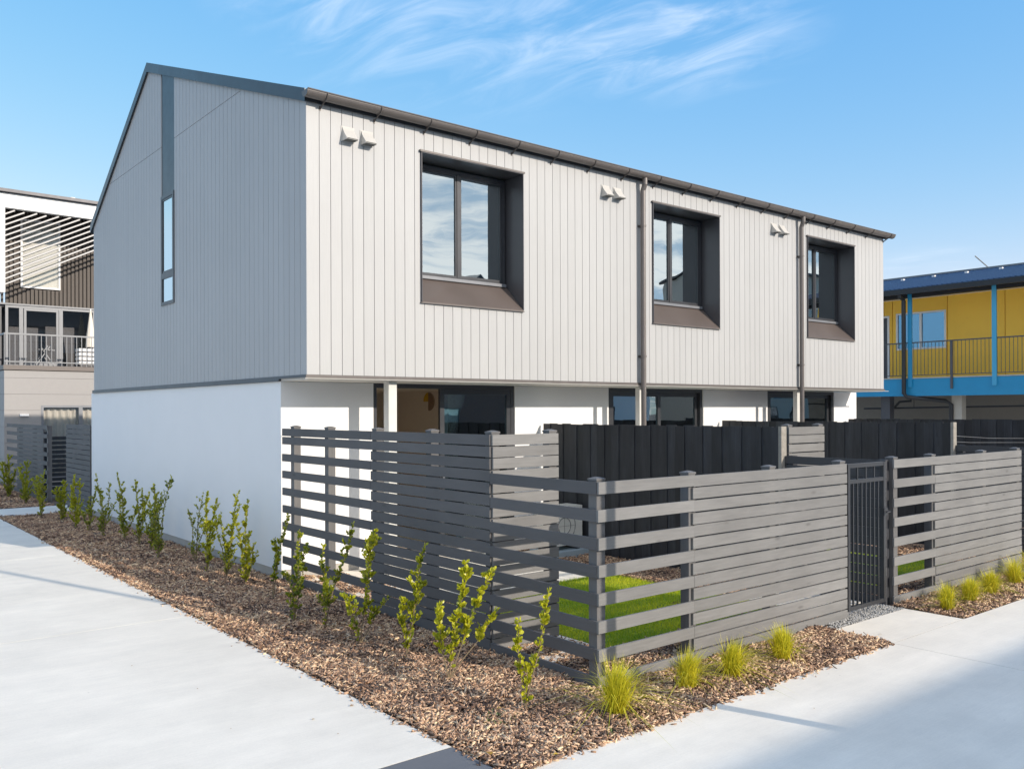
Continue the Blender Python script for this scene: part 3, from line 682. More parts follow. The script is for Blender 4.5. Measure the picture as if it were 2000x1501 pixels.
# upper windows
def upper_window(x0, x1, k):
    yi = -0.40; zi = 3.885; t_ = 0.006
    f = MB(); fx0, fx1 = x0+0.012, x1-0.035; zt = WZ1-0.035
    # outer frame
    rect_frame(f, 1, yi, fx0, fx1, zi, zt, 0.05, 0.0, 0.06)
    xm = x0+0.62*(x1-x0)*0.62+0.22; xm = x0+0.86
    f.box(xm-0.022, yi-0.004, zi+0.05, xm+0.022, yi+0.058, zt-0.05)
    for a, b_ in ((fx0+0.05, xm-0.022), (xm+0.022, fx1-0.05)):
        rect_frame(f, 1, yi, a+0.002, b_-0.002, zi+0.052, zt-0.052, 0.022 if a < x0+0.5 else 0.032, 0.006, 0.05)
    fr = part('window', f, M['frame'], H)
    p_ = MB()
    for a, b_ in ((fx0+0.074, xm-0.046), (xm+0.056, fx1-0.084)): p_.box(a-0.01, yi+0.025, zi+0.08, b_+0.01, yi+0.031, zt-0.08)
    part('pane', p_, M['glass_up'], fr)
    s = MB(); s.box(fx0, yi-0.03, zi-0.012, fx1, yi-0.001, zi+0.03); part('sill', s, M['framegrey'], fr)
    # reveal: head, jambs, sloping sill, thin projecting lips
    r = MB(); lip = FB-0.03
    r.box(x0+0.001, lip, WZ1-0.010, x1-0.001, yi+0.07, WZ1-0.001)
    r.box(x0+0.001, lip, WZ0+0.004, x0+0.010, yi+0.07, WZ1-0.012); r.box(x1-0.010, lip, WZ0+0.004, x1-0.001, yi+0.07, WZ1-0.012)
    part('jamb_lining', r, M['jamb'], fr); r = MB()
    r.prism([(lip, WZ0+0.002), (lip, WZ0-0.006), (yi+0.0, zi-0.03), (yi+0.0, zi-0.014)], 0, x0+0.011, x1-0.011)
    r.box(x0+0.011, yi+0.0005, WZ0, x1-0.011, yi+0.02, zi-0.001)
    part('sloping_sill', r, M['reveal'], fr)
    h = MB(); h.box(x0-0.02, FB-0.038, WZ1, x1+0.02, FB-0.001, WZ1+0.024); part('head_flashing', h, M['bronze'], fr); h = MB(); h.box(x0-0.008, FB-0.03, WZ0-0.02, x1+0.008, FB-0.001, WZ0-0.007); part('sill_flashing', h, M['bronze'], fr)
    c = MB()
    n_ = 40; ca, cb = fx1-0.34, fx1-0.06; pts = []
    for i in range(n_+1):
        u = i/n_; pts.append((ca+(cb-ca)*u, yi+0.13+0.018*math.sin(u*26)))
    vs = [(x_, y_, z_) for z_ in (3.5, zt) for x_, y_ in pts]; c.add(vs, [(i, i+1, n_+2+i, n_+1+i) for i in range(n_)])
    part('curtain', c, M['curtain'], fr)
    rm = MB(); xa, xb_ = x0-0.5, x1+0.35; ya_, yb_ = yi+0.2, 2.6
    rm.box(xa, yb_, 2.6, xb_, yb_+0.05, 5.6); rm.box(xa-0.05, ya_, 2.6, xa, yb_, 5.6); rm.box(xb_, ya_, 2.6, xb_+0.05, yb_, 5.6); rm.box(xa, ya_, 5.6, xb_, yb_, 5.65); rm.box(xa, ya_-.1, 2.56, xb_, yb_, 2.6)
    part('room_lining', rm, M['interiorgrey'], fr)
for k, (a, b_) in enumerate(WIN): upper_window(a, b_, k)
# vents
def vent(x0, x1):
    m = MB(); z0, z1 = 5.37, 5.54; y = FB
    m.box(x0-0.012, y-0.008, z0-0.006, x1+0.012, y-0.001, z1+0.01)
    for xa in (x0, x1-0.006):
        pts = [(y-0.009, z1), (y-0.009, z0)] + [(y-0.009-0.115, z0), (y-0.009-0.115, z0+0.012)] + [(y-0.009-0.115*(1-u)**1.35, z0+0.012+(z1-z0-0.012)*u) for u in (0.25, 0.5, 0.75)]
        m.prism(pts, 0, xa, xa+0.006)
    us = [0, 0.25, 0.5, 0.75, 1]
    for u, w_ in zip(us[:-1], us[1:]):
        p = (y-0.009-0.115*(1-u)**1.35, z0+0.012+(z1-z0-0.012)*u); q_ = (y-0.009-0.115*(1-w_)**1.35, z0+0.012+(z1-z0-0.012)*w_)
        m.prism([p, q_, (q_[0]-0.004, q_[1]), (p[0]-0.004, p[1])], 0, x0, x1)
    v = part('vent', m, M['vent'], H)
    g_ = MB()
    for i in range(6): yy = y-0.02-i*0.02; g_.box(x0+0.007, yy-0.007, z0, x1-0.007, yy, z0+0.008)
    g_.box(x0+0.007, y-0.13, z0+0.012, x1-0.007, y-0.010, z0+0.014); part('grille', g_, M['ventgrille'], v)
for a in (0.43, 0.69, 4.87, 5.13, 9.30, 9.56): vent(a+0.02, a+0.175)
# sliding doors
def sliding(x0, x1, opened):
    f = MB(); y = 0.02
    rect_frame(f, 1, y, x0+0.003, x1-0.003, 0.121, DZ-0.005, 0.06, 0.0, 0.12)
    xm = (x0+x1)/2+0.05
    fr = part('sliding_door', f, M['frame'], H)
    def leaf(a, b_, yo, nm='door_leaf'):
        l = MB(); rect_frame(l, 1, y, a, b_, 0.185, DZ-0.068, 0.075, yo, yo+0.045); o = part(nm, l, M['frame'], fr)
        return o, (a+0.075, b_-0.075, yo)
    if opened:
        L1 = leaf(xm-0.18, x1-0.066, 0.006); L2 = leaf(xm-0.08, x1-0.07, 0.06)
    else:
        L1 = leaf(x0+0.066, xm+0.04, 0.006); L2 = leaf(xm-0.04, x1-0.066, 0.06)
    p_ = MB()
    for _, (a, b_, yo) in (L1, L2): p_.box(a-0.01, y+yo+0.02, 0.25, b_+0.01, y+yo+0.026, DZ-0.133)
    part('pane', p_, M['glass_low'], fr)
    s = MB(); s.box(x0+0.01, -0.015, 0.09, x1-0.01, 0.019, 0.118); part('sill', s, M['framegrey'], fr)
    hd = MB(); hx = xm+0.02 if not opened else xm-0.14; hd.box(hx-0.012, y-0.03, 1.0, hx+0.012, y-0.012, 1.25); part('handle', hd, M['framegrey'], fr)
for k, (a, b_) in enumerate(DOOR): sliding(a, b_, k == 0)
# interiors
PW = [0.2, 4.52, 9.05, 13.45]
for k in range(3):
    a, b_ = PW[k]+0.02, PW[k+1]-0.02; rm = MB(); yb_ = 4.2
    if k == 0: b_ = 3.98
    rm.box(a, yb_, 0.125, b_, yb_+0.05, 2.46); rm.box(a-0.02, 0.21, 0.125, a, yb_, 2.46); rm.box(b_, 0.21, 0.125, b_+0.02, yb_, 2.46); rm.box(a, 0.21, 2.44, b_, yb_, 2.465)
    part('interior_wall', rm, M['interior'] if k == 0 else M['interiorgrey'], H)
    fl = MB(); fl.box(a, 0.15, 0.122, b_, yb_, 0.14); part('interior_floor', fl, M['floor'], H)
    if k: # curtain bunched at the right of each closed door
        c = MB(); n_ = 30; n_ = 90; ca, cb = DOOR[k][0]-0.05, DOOR[k][1]+0.05
        pts = [(ca+(cb-ca)*i/n_, 0.27+0.022*math.sin(i*1.25)) for i in range(n_+1)]
        c.add([(x_, y_, z_) for z_ in (0.15, 2.42) for x_, y_ in pts], [(i, i+1, n_+2+i, n_+1+i) for i in range(n_)]); part('curtain', c, M['sheer'], H)
# things inside the first unit
t = thing('wall_disc', 'round wooden and yellow wall ornament seen through the open sliding door', 'ornament', (3.96, 2.6, 2.26))
m = MB()
def disc_seg(m, x, cy_, cz_, r, a0, a1, th, n_=20):
    poly = [(cy_, cz_)] + [(cy_+r*math.cos(a0+(a1-a0)*i/n_), cz_+r*math.sin(a0+(a1-a0)*i/n_)) for i in range(n_+1)]
    m.prism(poly, 0, x-th, x)
WD = (3.975, 2.60, 2.26)
disc_seg(m, WD[0], WD[1], WD[2], 0.16, 0, math.pi/2, 0.02); part('yellow_quarter', m, M['yellowplastic'], t)
m = MB(); disc_seg(m, WD[0]-0.0, WD[1], WD[2], 0.16, math.pi/2, 1.5*math.pi, 0.026); part('timber_half', m, M['mirrorpale'], t)
m = MB(); disc_seg(m, WD[0], WD[1], WD[2], 0.16, 1.5*math.pi, 2*math.pi, 0.018); part('beige_quarter', m, M['interior'], t)
t = thing('sideboard', 'dark low cabinet against the wall inside the open sliding door', 'cabinet', (3.0, 3.6, 0.14))
m = MB(); m.box(1.0, 3.75, 0.26, 2.9, 4.15, 1.25); part('carcass', m, M['black'], t)
for x in (1.08, 2.82): 
    m = MB(); m.box(x-0.02, 3.8, 0.141, x+0.02, 3.84, 0.26); part('leg', m, M['black'], t)

# ------------------------------------------------------------------ heat pump and yard bits
t = thing('heat_pump', 'white outdoor heat pump unit on a pale pad against the paling fence', 'heat pump', (3.9, -0.75, 0))
m = MB(); m.box(3.62, -1.0, 0.16, 4.22, -0.68, 0.72); part('casing', m, M['acwhite'], t)
m = MB()
for r_i in (0.12, 0.21): m.tube([(3.86+r_i*math.cos(a), -1.012, 0.44+r_i*math.sin(a)) for a in np.linspace(0, 2*math.pi, 25)], 0.004, 6)
for a in np.linspace(0, math.pi, 3)[:-1]: m.bar((3.86-0.21*math.cos(a), -1.010, 0.44-0.21*math.sin(a)), (3.86+0.21*math.cos(a), -1.010, 0.44+0.21*math.sin(a)), 0.003)
part('fan_grille', m, M['railing'], t)
for x in (3.7, 4.12):
    m = MB(); m.box(x-0.03, -1.02, 0.095, x+0.03, -0.66, 0.159); part('foot', m, M['railing'], t)
m = MB(); m.box(3.55, -1.12, -0.01, 4.26, -0.6, 0.093); part('pad', m, M['acpad'], t)
t = thing('clothesline', 'two thin pale cords strung across the middle yard behind the right-hand fence', 'clothesline', (11, -3, 0))
for y, z in ((-4.05, 1.70), (-3.75, 1.62)):
    m = MB(); m.tube([(8.89, y, z), (10.6, y, z-0.085), (13.19, y, z-0.15)], 0.004, 6); part('cord', m, M['railpale'], t)
m = MB(); m.box(8.86, -4.1, 1.60, 8.9, -3.7, 1.72); part('mount', m, M['railpale'], t)

# ------------------------------------------------------------------ NEIGHBOUR (left, behind)
def nbm(x, y, z): return (x*1.114+0.538, y*1.114+1.172, z*1.114-0.239)   # building grid -> site
class NMB(MB):
    def add(s, vs, fs, var=1.0, mi=0): MB.add(s, [nbm(*p) for p in vs], fs, var, mi)
NB = thing('neighbour_building', 'white and brown two-storey building with slanting sunscreen slats, behind the left end of the townhouse', 'building', (5, 19, 0))
X0, X1, YN, YW = -0.38, 9.0, 16.0, 17.4
m = NMB(); z = 0.0; k = 0
hole = (0.49, 2.6, 0.3, 2.28)
for z in np.arange(0.0, 3.2, 0.43):
    z1 = min(z+0.425, 3.2)
    for a, b_ in ((X0, hole[0]), (hole[0], hole[1]), (hole[1], X1)):
        hs_ = [(hole[2], hole[3])] if a == hole[0] else []
        for p, q in segs(z, z1, hs_): m.box(a, YN, p, b_, YN+0.03, q, rv(0.02))
    m.box(X0, YN+0.031, z, X0+0.03, 26, z1)
part('lower_wall', m, M['nbboard'], NB)
m = NMB(); m.box(X0+0.031, YN+0.9, 0, X1, 25, 3.15); part('core', m, M['nbwood'], NB)
m = NMB(); m.box(X0-0.02, YN-0.03, 3.22, X1, YN+1.4, 3.34); part('balcony_deck', m, M['trimbrown'], NB)
m = NMB(); rect_frame(m, 1, YN-0.01, hole[0], hole[1], hole[2], hole[3], 0.06, 0.0, 0.1); m.box(1.42, YN-0.01, 0.36, 1.52, YN+0.09, 2.22)
w_ = part('window', m, M['framegrey'], NB)
m = NMB(); m.box(0.55, YN+0.03, 0.36, 1.42, YN+0.036, 2.22); m.box(1.52, YN+0.03, 0.36, 2.54, YN+0.036, 2.22); part('pane', m, M['glass_clear'], w_)
m = NMB(); n_ = 120; pts = [(0.56+1.98*i/n_, YN+0.16+0.03*math.sin(i*0.62)) for i in range(n_+1)]
m.add([(x_, y_, z_) for z_ in (0.4, 2.2) for x_, y_ in pts], [(i, i+1, n_+2+i, n_+1+i) for i in range(n_)]); part('curtain', m, M['curtain'], w_)
# upper recessed wall: battens
UW = (0.26, 1.27, 5.58, 7.5)
m = NMB(); m.box(X0+0.3, YW+0.05, 5.12, X1, YW+0.1, 7.75); part('upper_backing', m, M['nbwood'], NB)
m = NMB(); x = X0-0.05
while x < 5:
    hs_ = [(UW[2]-0.03, UW[3])] if UW[0]-0.05 < x+0.03 < UW[1]+0.05 else []
    for p, q in segs(5.12, 7.75, hs_): m.box(x, YW, p, x+0.055, YW+0.049, q, rv(0.2))
    x += 0.105
part('battens', m, M['nbwood'], NB)
m = NMB(); rect_frame(m, 1, YW-0.02, UW[0], UW[1], UW[2], UW[3], 0.05, 0, 0.06); w_ = part('window', m, M['white'], NB)
m = NMB(); m.box(UW[0]+.05, YW+0.0, UW[2]+.05, UW[1]-.05, YW+0.006, UW[3]-.05); part('pane', m, M['glass_clear'], w_)
m = NMB(); m.box(UW[0]+.05, YW+0.02, UW[2]+.05, UW[1]-.05, YW+0.03, UW[3]-.05); part('blind', m, M['curtain'], w_)
# glazed doors onto the balcony
m = NMB(); rect_frame(m, 1, YW, -0.12, 2.2, 3.35, 5.07, 0.07, -0.02, 0.05)
for x in (0.27, 1.28): m.box(x-0.05, YW-0.018, 3.42, x+0.05, YW+0.048, 5.0)
rect_frame(m, 1, YW, 0.34, 1.22, 3.42, 5.0, 0.06, -0.015, 0.03); w_ = part('balcony_door', m, M['framegrey'], NB)
m = NMB(); m.box(-0.2, YW+0.9, 3.35, 4.2, YW+1.0, 5.11); m.box(-0.2, YW+0.06, 5.02, 4.2, YW+0.9, 5.11); m.box(4.2, YW+0.06, 3.35, 4.3, YW+0.9, 5.11); m.box(-0.3, YW+0.06, 3.35, -0.2, YW+0.9, 5.11); part('room_lining', m, M['railing'], w_)
m = NMB(); m.box(2.2, YW, 3.35, X1, YW+0.05, 5.07); part('upper_side_wall', m, M['nbwood'], NB)
m = NMB(); m.box(-0.05, YW+0.01, 3.42, 2.13, YW+0.016, 5.0); part('pane', m, M['glass_clear'], w_)
m = NMB(); m.box(X0+0.1, YW-0.05, 5.075, 2.3, YW+0.02, 5.119); part('lintel', m, M['framegrey'], NB)
# white frame, fascia, roof
m = NMB(); m.prism([(X0-0.9, 5.25), (-0.35, 5.25), (-0.35, 7.48), (9.0, 7.36), (9.0, 7.80), (X0-0.9, 7.86)], 1, YN, YN+0.18); m.box(X0-0.2, YN+0.181, 5.25, X0, YW+0.04, 7.8)
part('white_frame', m, M['white'], NB)
m = NMB(); m.prism([(X0-1.0, 7.88), (9.2, 7.82), (9.2, 7.90), (X0-1.0, 7.96)], 1, YN-0.12, 25); part('roof', m, M['railing'], NB)
m = NMB(); m.tube([(1.5, 17, 7.95), (1.5, 17, 8.15)], 0.06, 10); m.tube([(1.5, 17, 8.15), (1.5, 17, 8.19)], 0.09, 10); part('roof_vent', m, M['white'], NB)
# slanting slats
def clip_slat(z0, slope, xa, xb_, lo, hi):
    """line z=z0+slope*(x-xa) clipped to lo(x)<=z<=hi(x)"""
    pts = [(xa+(xb_-xa)*i/60, z0+slope*(xb_-xa)*i/60) for i in range(61)]
    pts = [p for p in pts if lo(p[0]) <= p[1] <= hi(p[0])]
    return (pts[0], pts[-1]) if len(pts) > 2 else None
for k in range(40):
    s = clip_slat(5.47+k*0.142, 0.52, -0.34, 4.2, lambda x_: 5.3, lambda x_: 7.44)
    if s:
        m = NMB(); (a, za), (b_, zb) = s; m.bar((a, YN+0.10, za), (b_, YN+0.10, zb), 0.09, 0.036, up=(0, 0, 1)); part('slat', m, M['slatwhite'], NB)
# balcony railing
m = NMB(); m.box(X0, YN, 4.15, X1, YN+0.04, 4.19); m.box(X0, YN, 3.42, X1, YN+0.04, 3.45); x = X0
while x < 4.0: m.box(x, YN+0.012, 3.34, x+0.016, YN+0.028, 4.15); x += 0.125
m.box(X0, YN+0.041, 4.15, X0+0.04, YW, 4.19); part('railing', m, M['railpale'], NB)
m = NMB(); m.box(-0.02, YN-0.05, 1.99, 0.19, YN-0.001, 2.05); part('wall_light', m, M['white'], NB)
# things on the balcony
t = thing('closed_parasol', 'folded cream parasol on the balcony of the building at far left', 'parasol', nbm(1.95, 16.9, 3.34))
m = NMB(); m.tube([(1.95, 16.9, 3.34), (1.95, 16.9, 5.05)], 0.02, 8); part('pole', m, M['white'], t)
m = NMB(); m.tube([(1.95, 16.9, 3.95), (1.95, 16.9, 4.2), (1.95, 16.9, 5.0)], [0.13, 0.12, 0.02], 9); part('canopy', m, M['curtain'], t)
t = thing('folding_chair', 'pale metal folding chair on the balcony of the building at far left', 'chair', nbm(0.8, 16.7, 3.34))
m = NMB()
for y in (16.55, 16.95):
    m = NMB()
    m.bar((0.45, y, 3.34), (0.85, y, 3.95), 0.025); m.bar((0.95, y, 3.34), (0.62, y, 3.85), 0.025)
    m.bar((0.62, y, 3.80), (0.95, y, 3.80), 0.025)
    part('side_frame', m, M['railpale'], t)
m = NMB(); m.box(0.6, 16.55, 3.79, 0.97, 16.95, 3.82); part('seat', m, M['railing'], t)
t = thing('slatted_box', 'white slatted planter box on the balcony beside the folded parasol', 'planter', nbm(1.85, 16.4, 3.34))
m = NMB()
for z in (3.42, 3.54, 3.66, 3.78): m.box(1.5, 16.2, z, 2.3, 16.22, z+0.085); m.box(1.48, 16.2, z, 1.499, 16.6, z+0.085)
part('slats', m, M['white'], t); m = NMB(); m.box(1.51, 16.23, 3.345, 2.3, 16.6, 3.84); part('liner', m, M['railing'], t)
# rear fences, plane x = 0
t = thing('slat_fence', 'short dark close-boarded fence just beyond the far end of the white wall', 'fence', (0, 9.8, 0))
m = MB(); boards_y(m, 8.93, 10.95, -0.02, 1.83, range(17)); part('slat_panel', m, M['slat_y'], t)
for y in (9.0, 10.9): post(t, 0.046, y, 1.8, cap=False)
t = thing('slat_fence', 'distant dark slatted fence at far left below the beige weatherboards', 'fence', (0, 14.9, 0))
m = MB(); boards_y(m, 12.7, 15.8, -0.12, 1.79, range(17)); part('slat_panel', m, M['slat_y'], t)
m = MB(); boards_y(m, 15.81, 17.2, -0.12, 1.79, range(0, 17, 2)); part('slat_rails', m, M['slat_y'], t); m = MB(); boards_y(m, 12.3, 12.69, -0.12, 1.79, range(0, 17, 2)); part('slat_rails', m, M['slat_y'], t)
for y in (12.4, 14, 15.7): post(t, -0.05, y, 1.78, cap=False)
t = thing('slat_gate', 'black slatted gate between the two dark fences at far left', 'gate', (0.5, 13.0, 0))
m = MB()
for i in range(13): m.box(0.05, 13.2, 0.1+i*0.11, 1.3, 13.22, 0.1+i*0.11+0.085)
part('gate_slats', m, M['gate'], t); m = MB(); m.box(0.0, 13.18, 0, 0.06, 13.26, 1.62); m.box(1.3, 13.18, 0, 1.36, 13.26, 1.62); part('gate_frame', m, M['gate'], t)

# ------------------------------------------------------------------ YELLOW BUILDING (right, behind)
YB = thing('yellow_building', 'yellow two-storey building with a blue deck, blue posts and dark blue roof', 'building', (28, 0, 0))
XD, XWL = 24.0, 25.6; ya, yb = -9.0, 9.5
panels = [9.5, 5.62, 5.30, 3.38, 1.55, 0.55, 0.28, -1.2, -3, -5, -7, -9]
DO = (5.41, 6.3); YW_ = (3.42, 5.16)
m = MB()
for a, b_ in zip(panels[:-1], panels[1:]):
    cuts = sorted({a-0.011, b_+0.011} | {v for v in (*DO, *YW_) if b_ < v < a})
    for p, q in zip(cuts[:-1], cuts[1:]):
        mid = (p+q)/2; hs_ = [(3.1, 5.42)] if DO[0] < mid < DO[1] else ([(4.17, 5.47)] if YW_[0] < mid < YW_[1] else [])
        for z0, z1 in segs(3.1, 6.05, hs_): m.box(XWL, p, z0, XWL+0.1, q, z1)
part('upper_wall', m, M['yellow'], YB)
m = MB(); m.box(XWL+0.101, ya, 3.1, XWL+0.2, yb, 6.05); part('panel_backing', m, M['railing'], YB)
m = MB(); rect_frame(m, 0, XWL, YW_[0], YW_[1], 4.17, 5.47, 0.06, -0.03, 0.05); m.box(XWL-0.03, 4.25, 4.23, XWL+0.05, 4.33, 5.41); w_ = part('window', m, M['white'], YB)
m = MB(); m.box(XWL+0.02, 3.48, 4.23, XWL+0.026, 5.10, 5.41); part('pane', m, M['glass_skytint'], w_)
m = MB(); rect_frame(m, 0, XWL, DO[0], DO[1], 3.1, 5.42, 0.07, -0.03, 0.05); d_ = part('door_frame', m, M['white'], YB)
m = MB(); m.box(XWL+0.0, DO[0]+0.07, 3.17, XWL+0.04, DO[1]-0.07, 5.35); part('door', m, M['railing'], d_)
m = MB(); m.box(XD, ya, 2.53, XD+0.12, yb, 3.10); part('deck_fascia', m, M['blue'], YB)
m = MB(); m.box(XD+0.121, ya, 2.9, XWL+0.1, yb, 3.08); m.box(XD-0.02, ya, 3.104, XD+0.14, yb, 3.14); part('deck', m, M['undercroft'], YB)
for y in (3.86, 1.22, -1.42, -4.06, -6.7, 6.5):
    m = MB(); m.box(XD-0.07, y-0.065, 2.83, XD-0.005, y+0.065, 5.95); part('post', m, M['bluelight'] if y < 3 else M['blue'], YB)
for y in (2.52, 5.2, -0.1, -2.7):
    m = MB(); m.box(XD-0.05, y-0.035, 2.75, XD-0.004, y+0.035, 4.30); part('rail_post', m, M['railing'], YB)
m = MB(); m.box(XD-0.03, ya, 4.27, XD+0.01, yb, 4.31); m.box(XD-0.025, ya, 3.20, XD+0.005, yb, 3.225); y = ya
while y < 7: m.box(XD-0.018, y, 3.226, XD-0.002, y+0.014, 4.269); y += 0.118
part('railing', m, M['railing'], YB)
# roof: mono pitch rising away, corrugated edge
m = MB(); n_ = 230; pts = []
for i in range(n_+1):
    y = ya+(yb-ya)*i/n_; pts.append((y, 0.015*math.sin(i*math.pi)))
m.prism([(23.55, 6.04), (23.55, 6.01), (28.5, 7.09), (28.5, 7.12)], 1, ya-0.4, yb+0.3)
for i in range(120): y = ya-0.35+i*0.155; m.prism([(23.53, 6.045), (28.5, 7.125), (28.5, 7.145), (23.53, 6.065)], 1, y, y+0.05)
part('roof', m, M['blueroof'], YB)
m = MB(); m.prism([(28.3, 7.10), (28.7, 7.13), (28.7, 7.17), (28.3, 7.16)], 1, ya-0.4, yb+0.3); part('ridge_cap', m, M['railpale'], YB)
for y in (6.9, 5.75, 4.6, 3.45, 2.3, 1.15, 0.0, -1.15):
    m = MB(); m.box(27.3, y, 6.86, 27.42, y+0.10, 6.94); part('roof_fixing', m, M['white'], YB)
m = MB(); m.box(23.5, ya-0.4, 5.86, 23.56, yb+0.3, 6.03); m.box(23.561, ya-0.4, 5.90, 24.1, yb+0.3, 5.93); m.box(23.95, ya, 5.78, 24.12, yb, 5.899); part('gutter', m, M['black'], YB)
m = MB(); m.box(24.121, ya, 5.94, XWL+0.2, yb, 5.97); part('ceiling', m, M['white'], YB)
m = MB(); m.tube([(23.6, 4.02, 5.88), (23.6, 4.02, 5.8), (23.85, 4.02, 5.7), (23.85, 4.02, 2.62), (23.9, 3.95, 2.50), (24.4, 2.9, 2.36), (24.45, 2.75, 2.25), (24.45, 2.75, 0.1)], 0.07, 10); part('downpipe', m, M['black'], YB)
m = MB(); m.tube([(24.7, 2.25, 5.93), (24.7, 2.25, 5.86)], [0.16, 0.12], 14); part('ceiling_light', m, M['white'], YB)
# ground floor undercroft
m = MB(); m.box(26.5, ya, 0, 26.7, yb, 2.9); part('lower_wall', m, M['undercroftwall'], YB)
for y in (5.0, 2.6, -0.6, -3.5):
    m = MB(); m.box(24.5, y-0.16, 0, 24.8, y+0.16, 2.9); part('column', m, M['undercroft'] if y != 5.0 else M['railing'], YB)
m = MB(); m.tube([(24.9, 6, 2.12), (24.9, -8, 2.3)], 0.03, 8); m.tube([(24.9, 4.2, 2.15), (24.9, 4.2, 2.55)], 0.012, 6); m.tube([(24.9, 0.7, 2.2), (24.9, 0.7, 2.85)], 0.012, 6)
m.tube([(24.9, 4.9, 2.14), (24.9, 4.7, 2.35), (24.9, 4.3, 2.38), (24.9, 4.3, 2.55)], 0.04, 8); part('pipe', m, M['black'], YB)
t = thing('roof_antenna', 'thin pale antenna leaning above the ridge of the blue roof', 'antenna', (28.4, 3.0, 7.1))
m = MB(); m.tube([(28.4, 3.15, 7.1), (28.4, 3.65, 7.62)], 0.02, 6); part('mast', m, M['cutend'], t)

# ------------------------------------------------------------------ things out of frame that throw the shadows and fill the reflections
t = thing('street_pole', 'tall slim grey lighting pole standing out of frame to the right', 'pole', (1.11, -8.75, 0))
m = MB(); m.tube([(1.11, -8.75, 0), (1.11, -8.75, 6.2)], [0.055, 0.045], 12); part('pole', m, M['railing'], t)
m = MB(); m.box(0.9, -8.8, 6.2, 1.3, -8.7, 6.26); part('lamp_head', m, M['railing'], t)
def gable_house(x0, x1, y0, y1, ez, rz, wall, label, axis='x'):
    t = thing('opposite_house', label, 'house', ((x0+x1)/2, (y0+y1)/2, 0), 'houses across the lane')
    m = MB()
    if axis == 'x':
        ym = (y0+y1)/2; m.prism([(y0, 0), (y1, 0), (y1, ez), (ym, rz), (y0, ez)], 0, x0, x1); part('wall', m, M[wall], t)
        m = MB(); m.prism([(y0-.3, ez-.02), (ym, rz+.05), (y1+.3, ez-.02), (y1+.3, ez+.12), (ym, rz+.2), (y0-.3, ez+.12)], 0, x0-.2, x1+.2); part('roof', m, M['roof'], t)
    else:
        xm_ = (x0+x1)/2; m.prism([(x0, 0), (x1, 0), (x1, ez), (xm_, rz), (x0, ez)], 1, y0, y1); part('wall', m, M[wall], t)
        m = MB(); m.prism([(x0-.3, ez-.02), (xm_, rz+.05), (x1+.3, ez-.02), (x1+.3, ez+.12), (xm_, rz+.2), (x0-.3, ez+.12)], 1, y0-.2, y1+.2); part('roof', m, M['roof'], t)
    for i in range(int((x1-x0)/3.2)):
        for z in (1.0, 3.7):
            if z+1.3 > ez: continue
            w_ = MB(); a = x0+0.9+i*3.2; rect_frame(w_, 1, y1, a, a+1.5, z, z+1.3, 0.06, 0.0, 0.05); w_ = part('window', w_, M['frame'], t)
            p_ = MB(); p_.box(a+.06, y1+.01, z+.06, a+1.44, y1+.02, z+1.24); part('pane', p_, M['glass_low'], w_)
EH = 6.5; EY = -7.07-EH/0.43
gable_house(-14, 15.5, EY-8.3, EY-0.3, EH-0.12, EH+1.1, 'plaster', 'long pale house across the lane behind the camera')
gable_house(20.8, 27.2, EY-13, EY-6, 6.8, 9.2, 'brickred', 'gabled brick house across the lane behind the camera', 'y')
gable_house(28.6, 37.4, EY-12, EY-5, 6.4, 9.0, 'plaster', 'pale gabled house farther along the lane behind the camera', 'y')
gable_house(46, 68, EY-12, EY-3, 11.6, 12.6, 'undercroft', 'tall house at the end of the lane behind the camera')

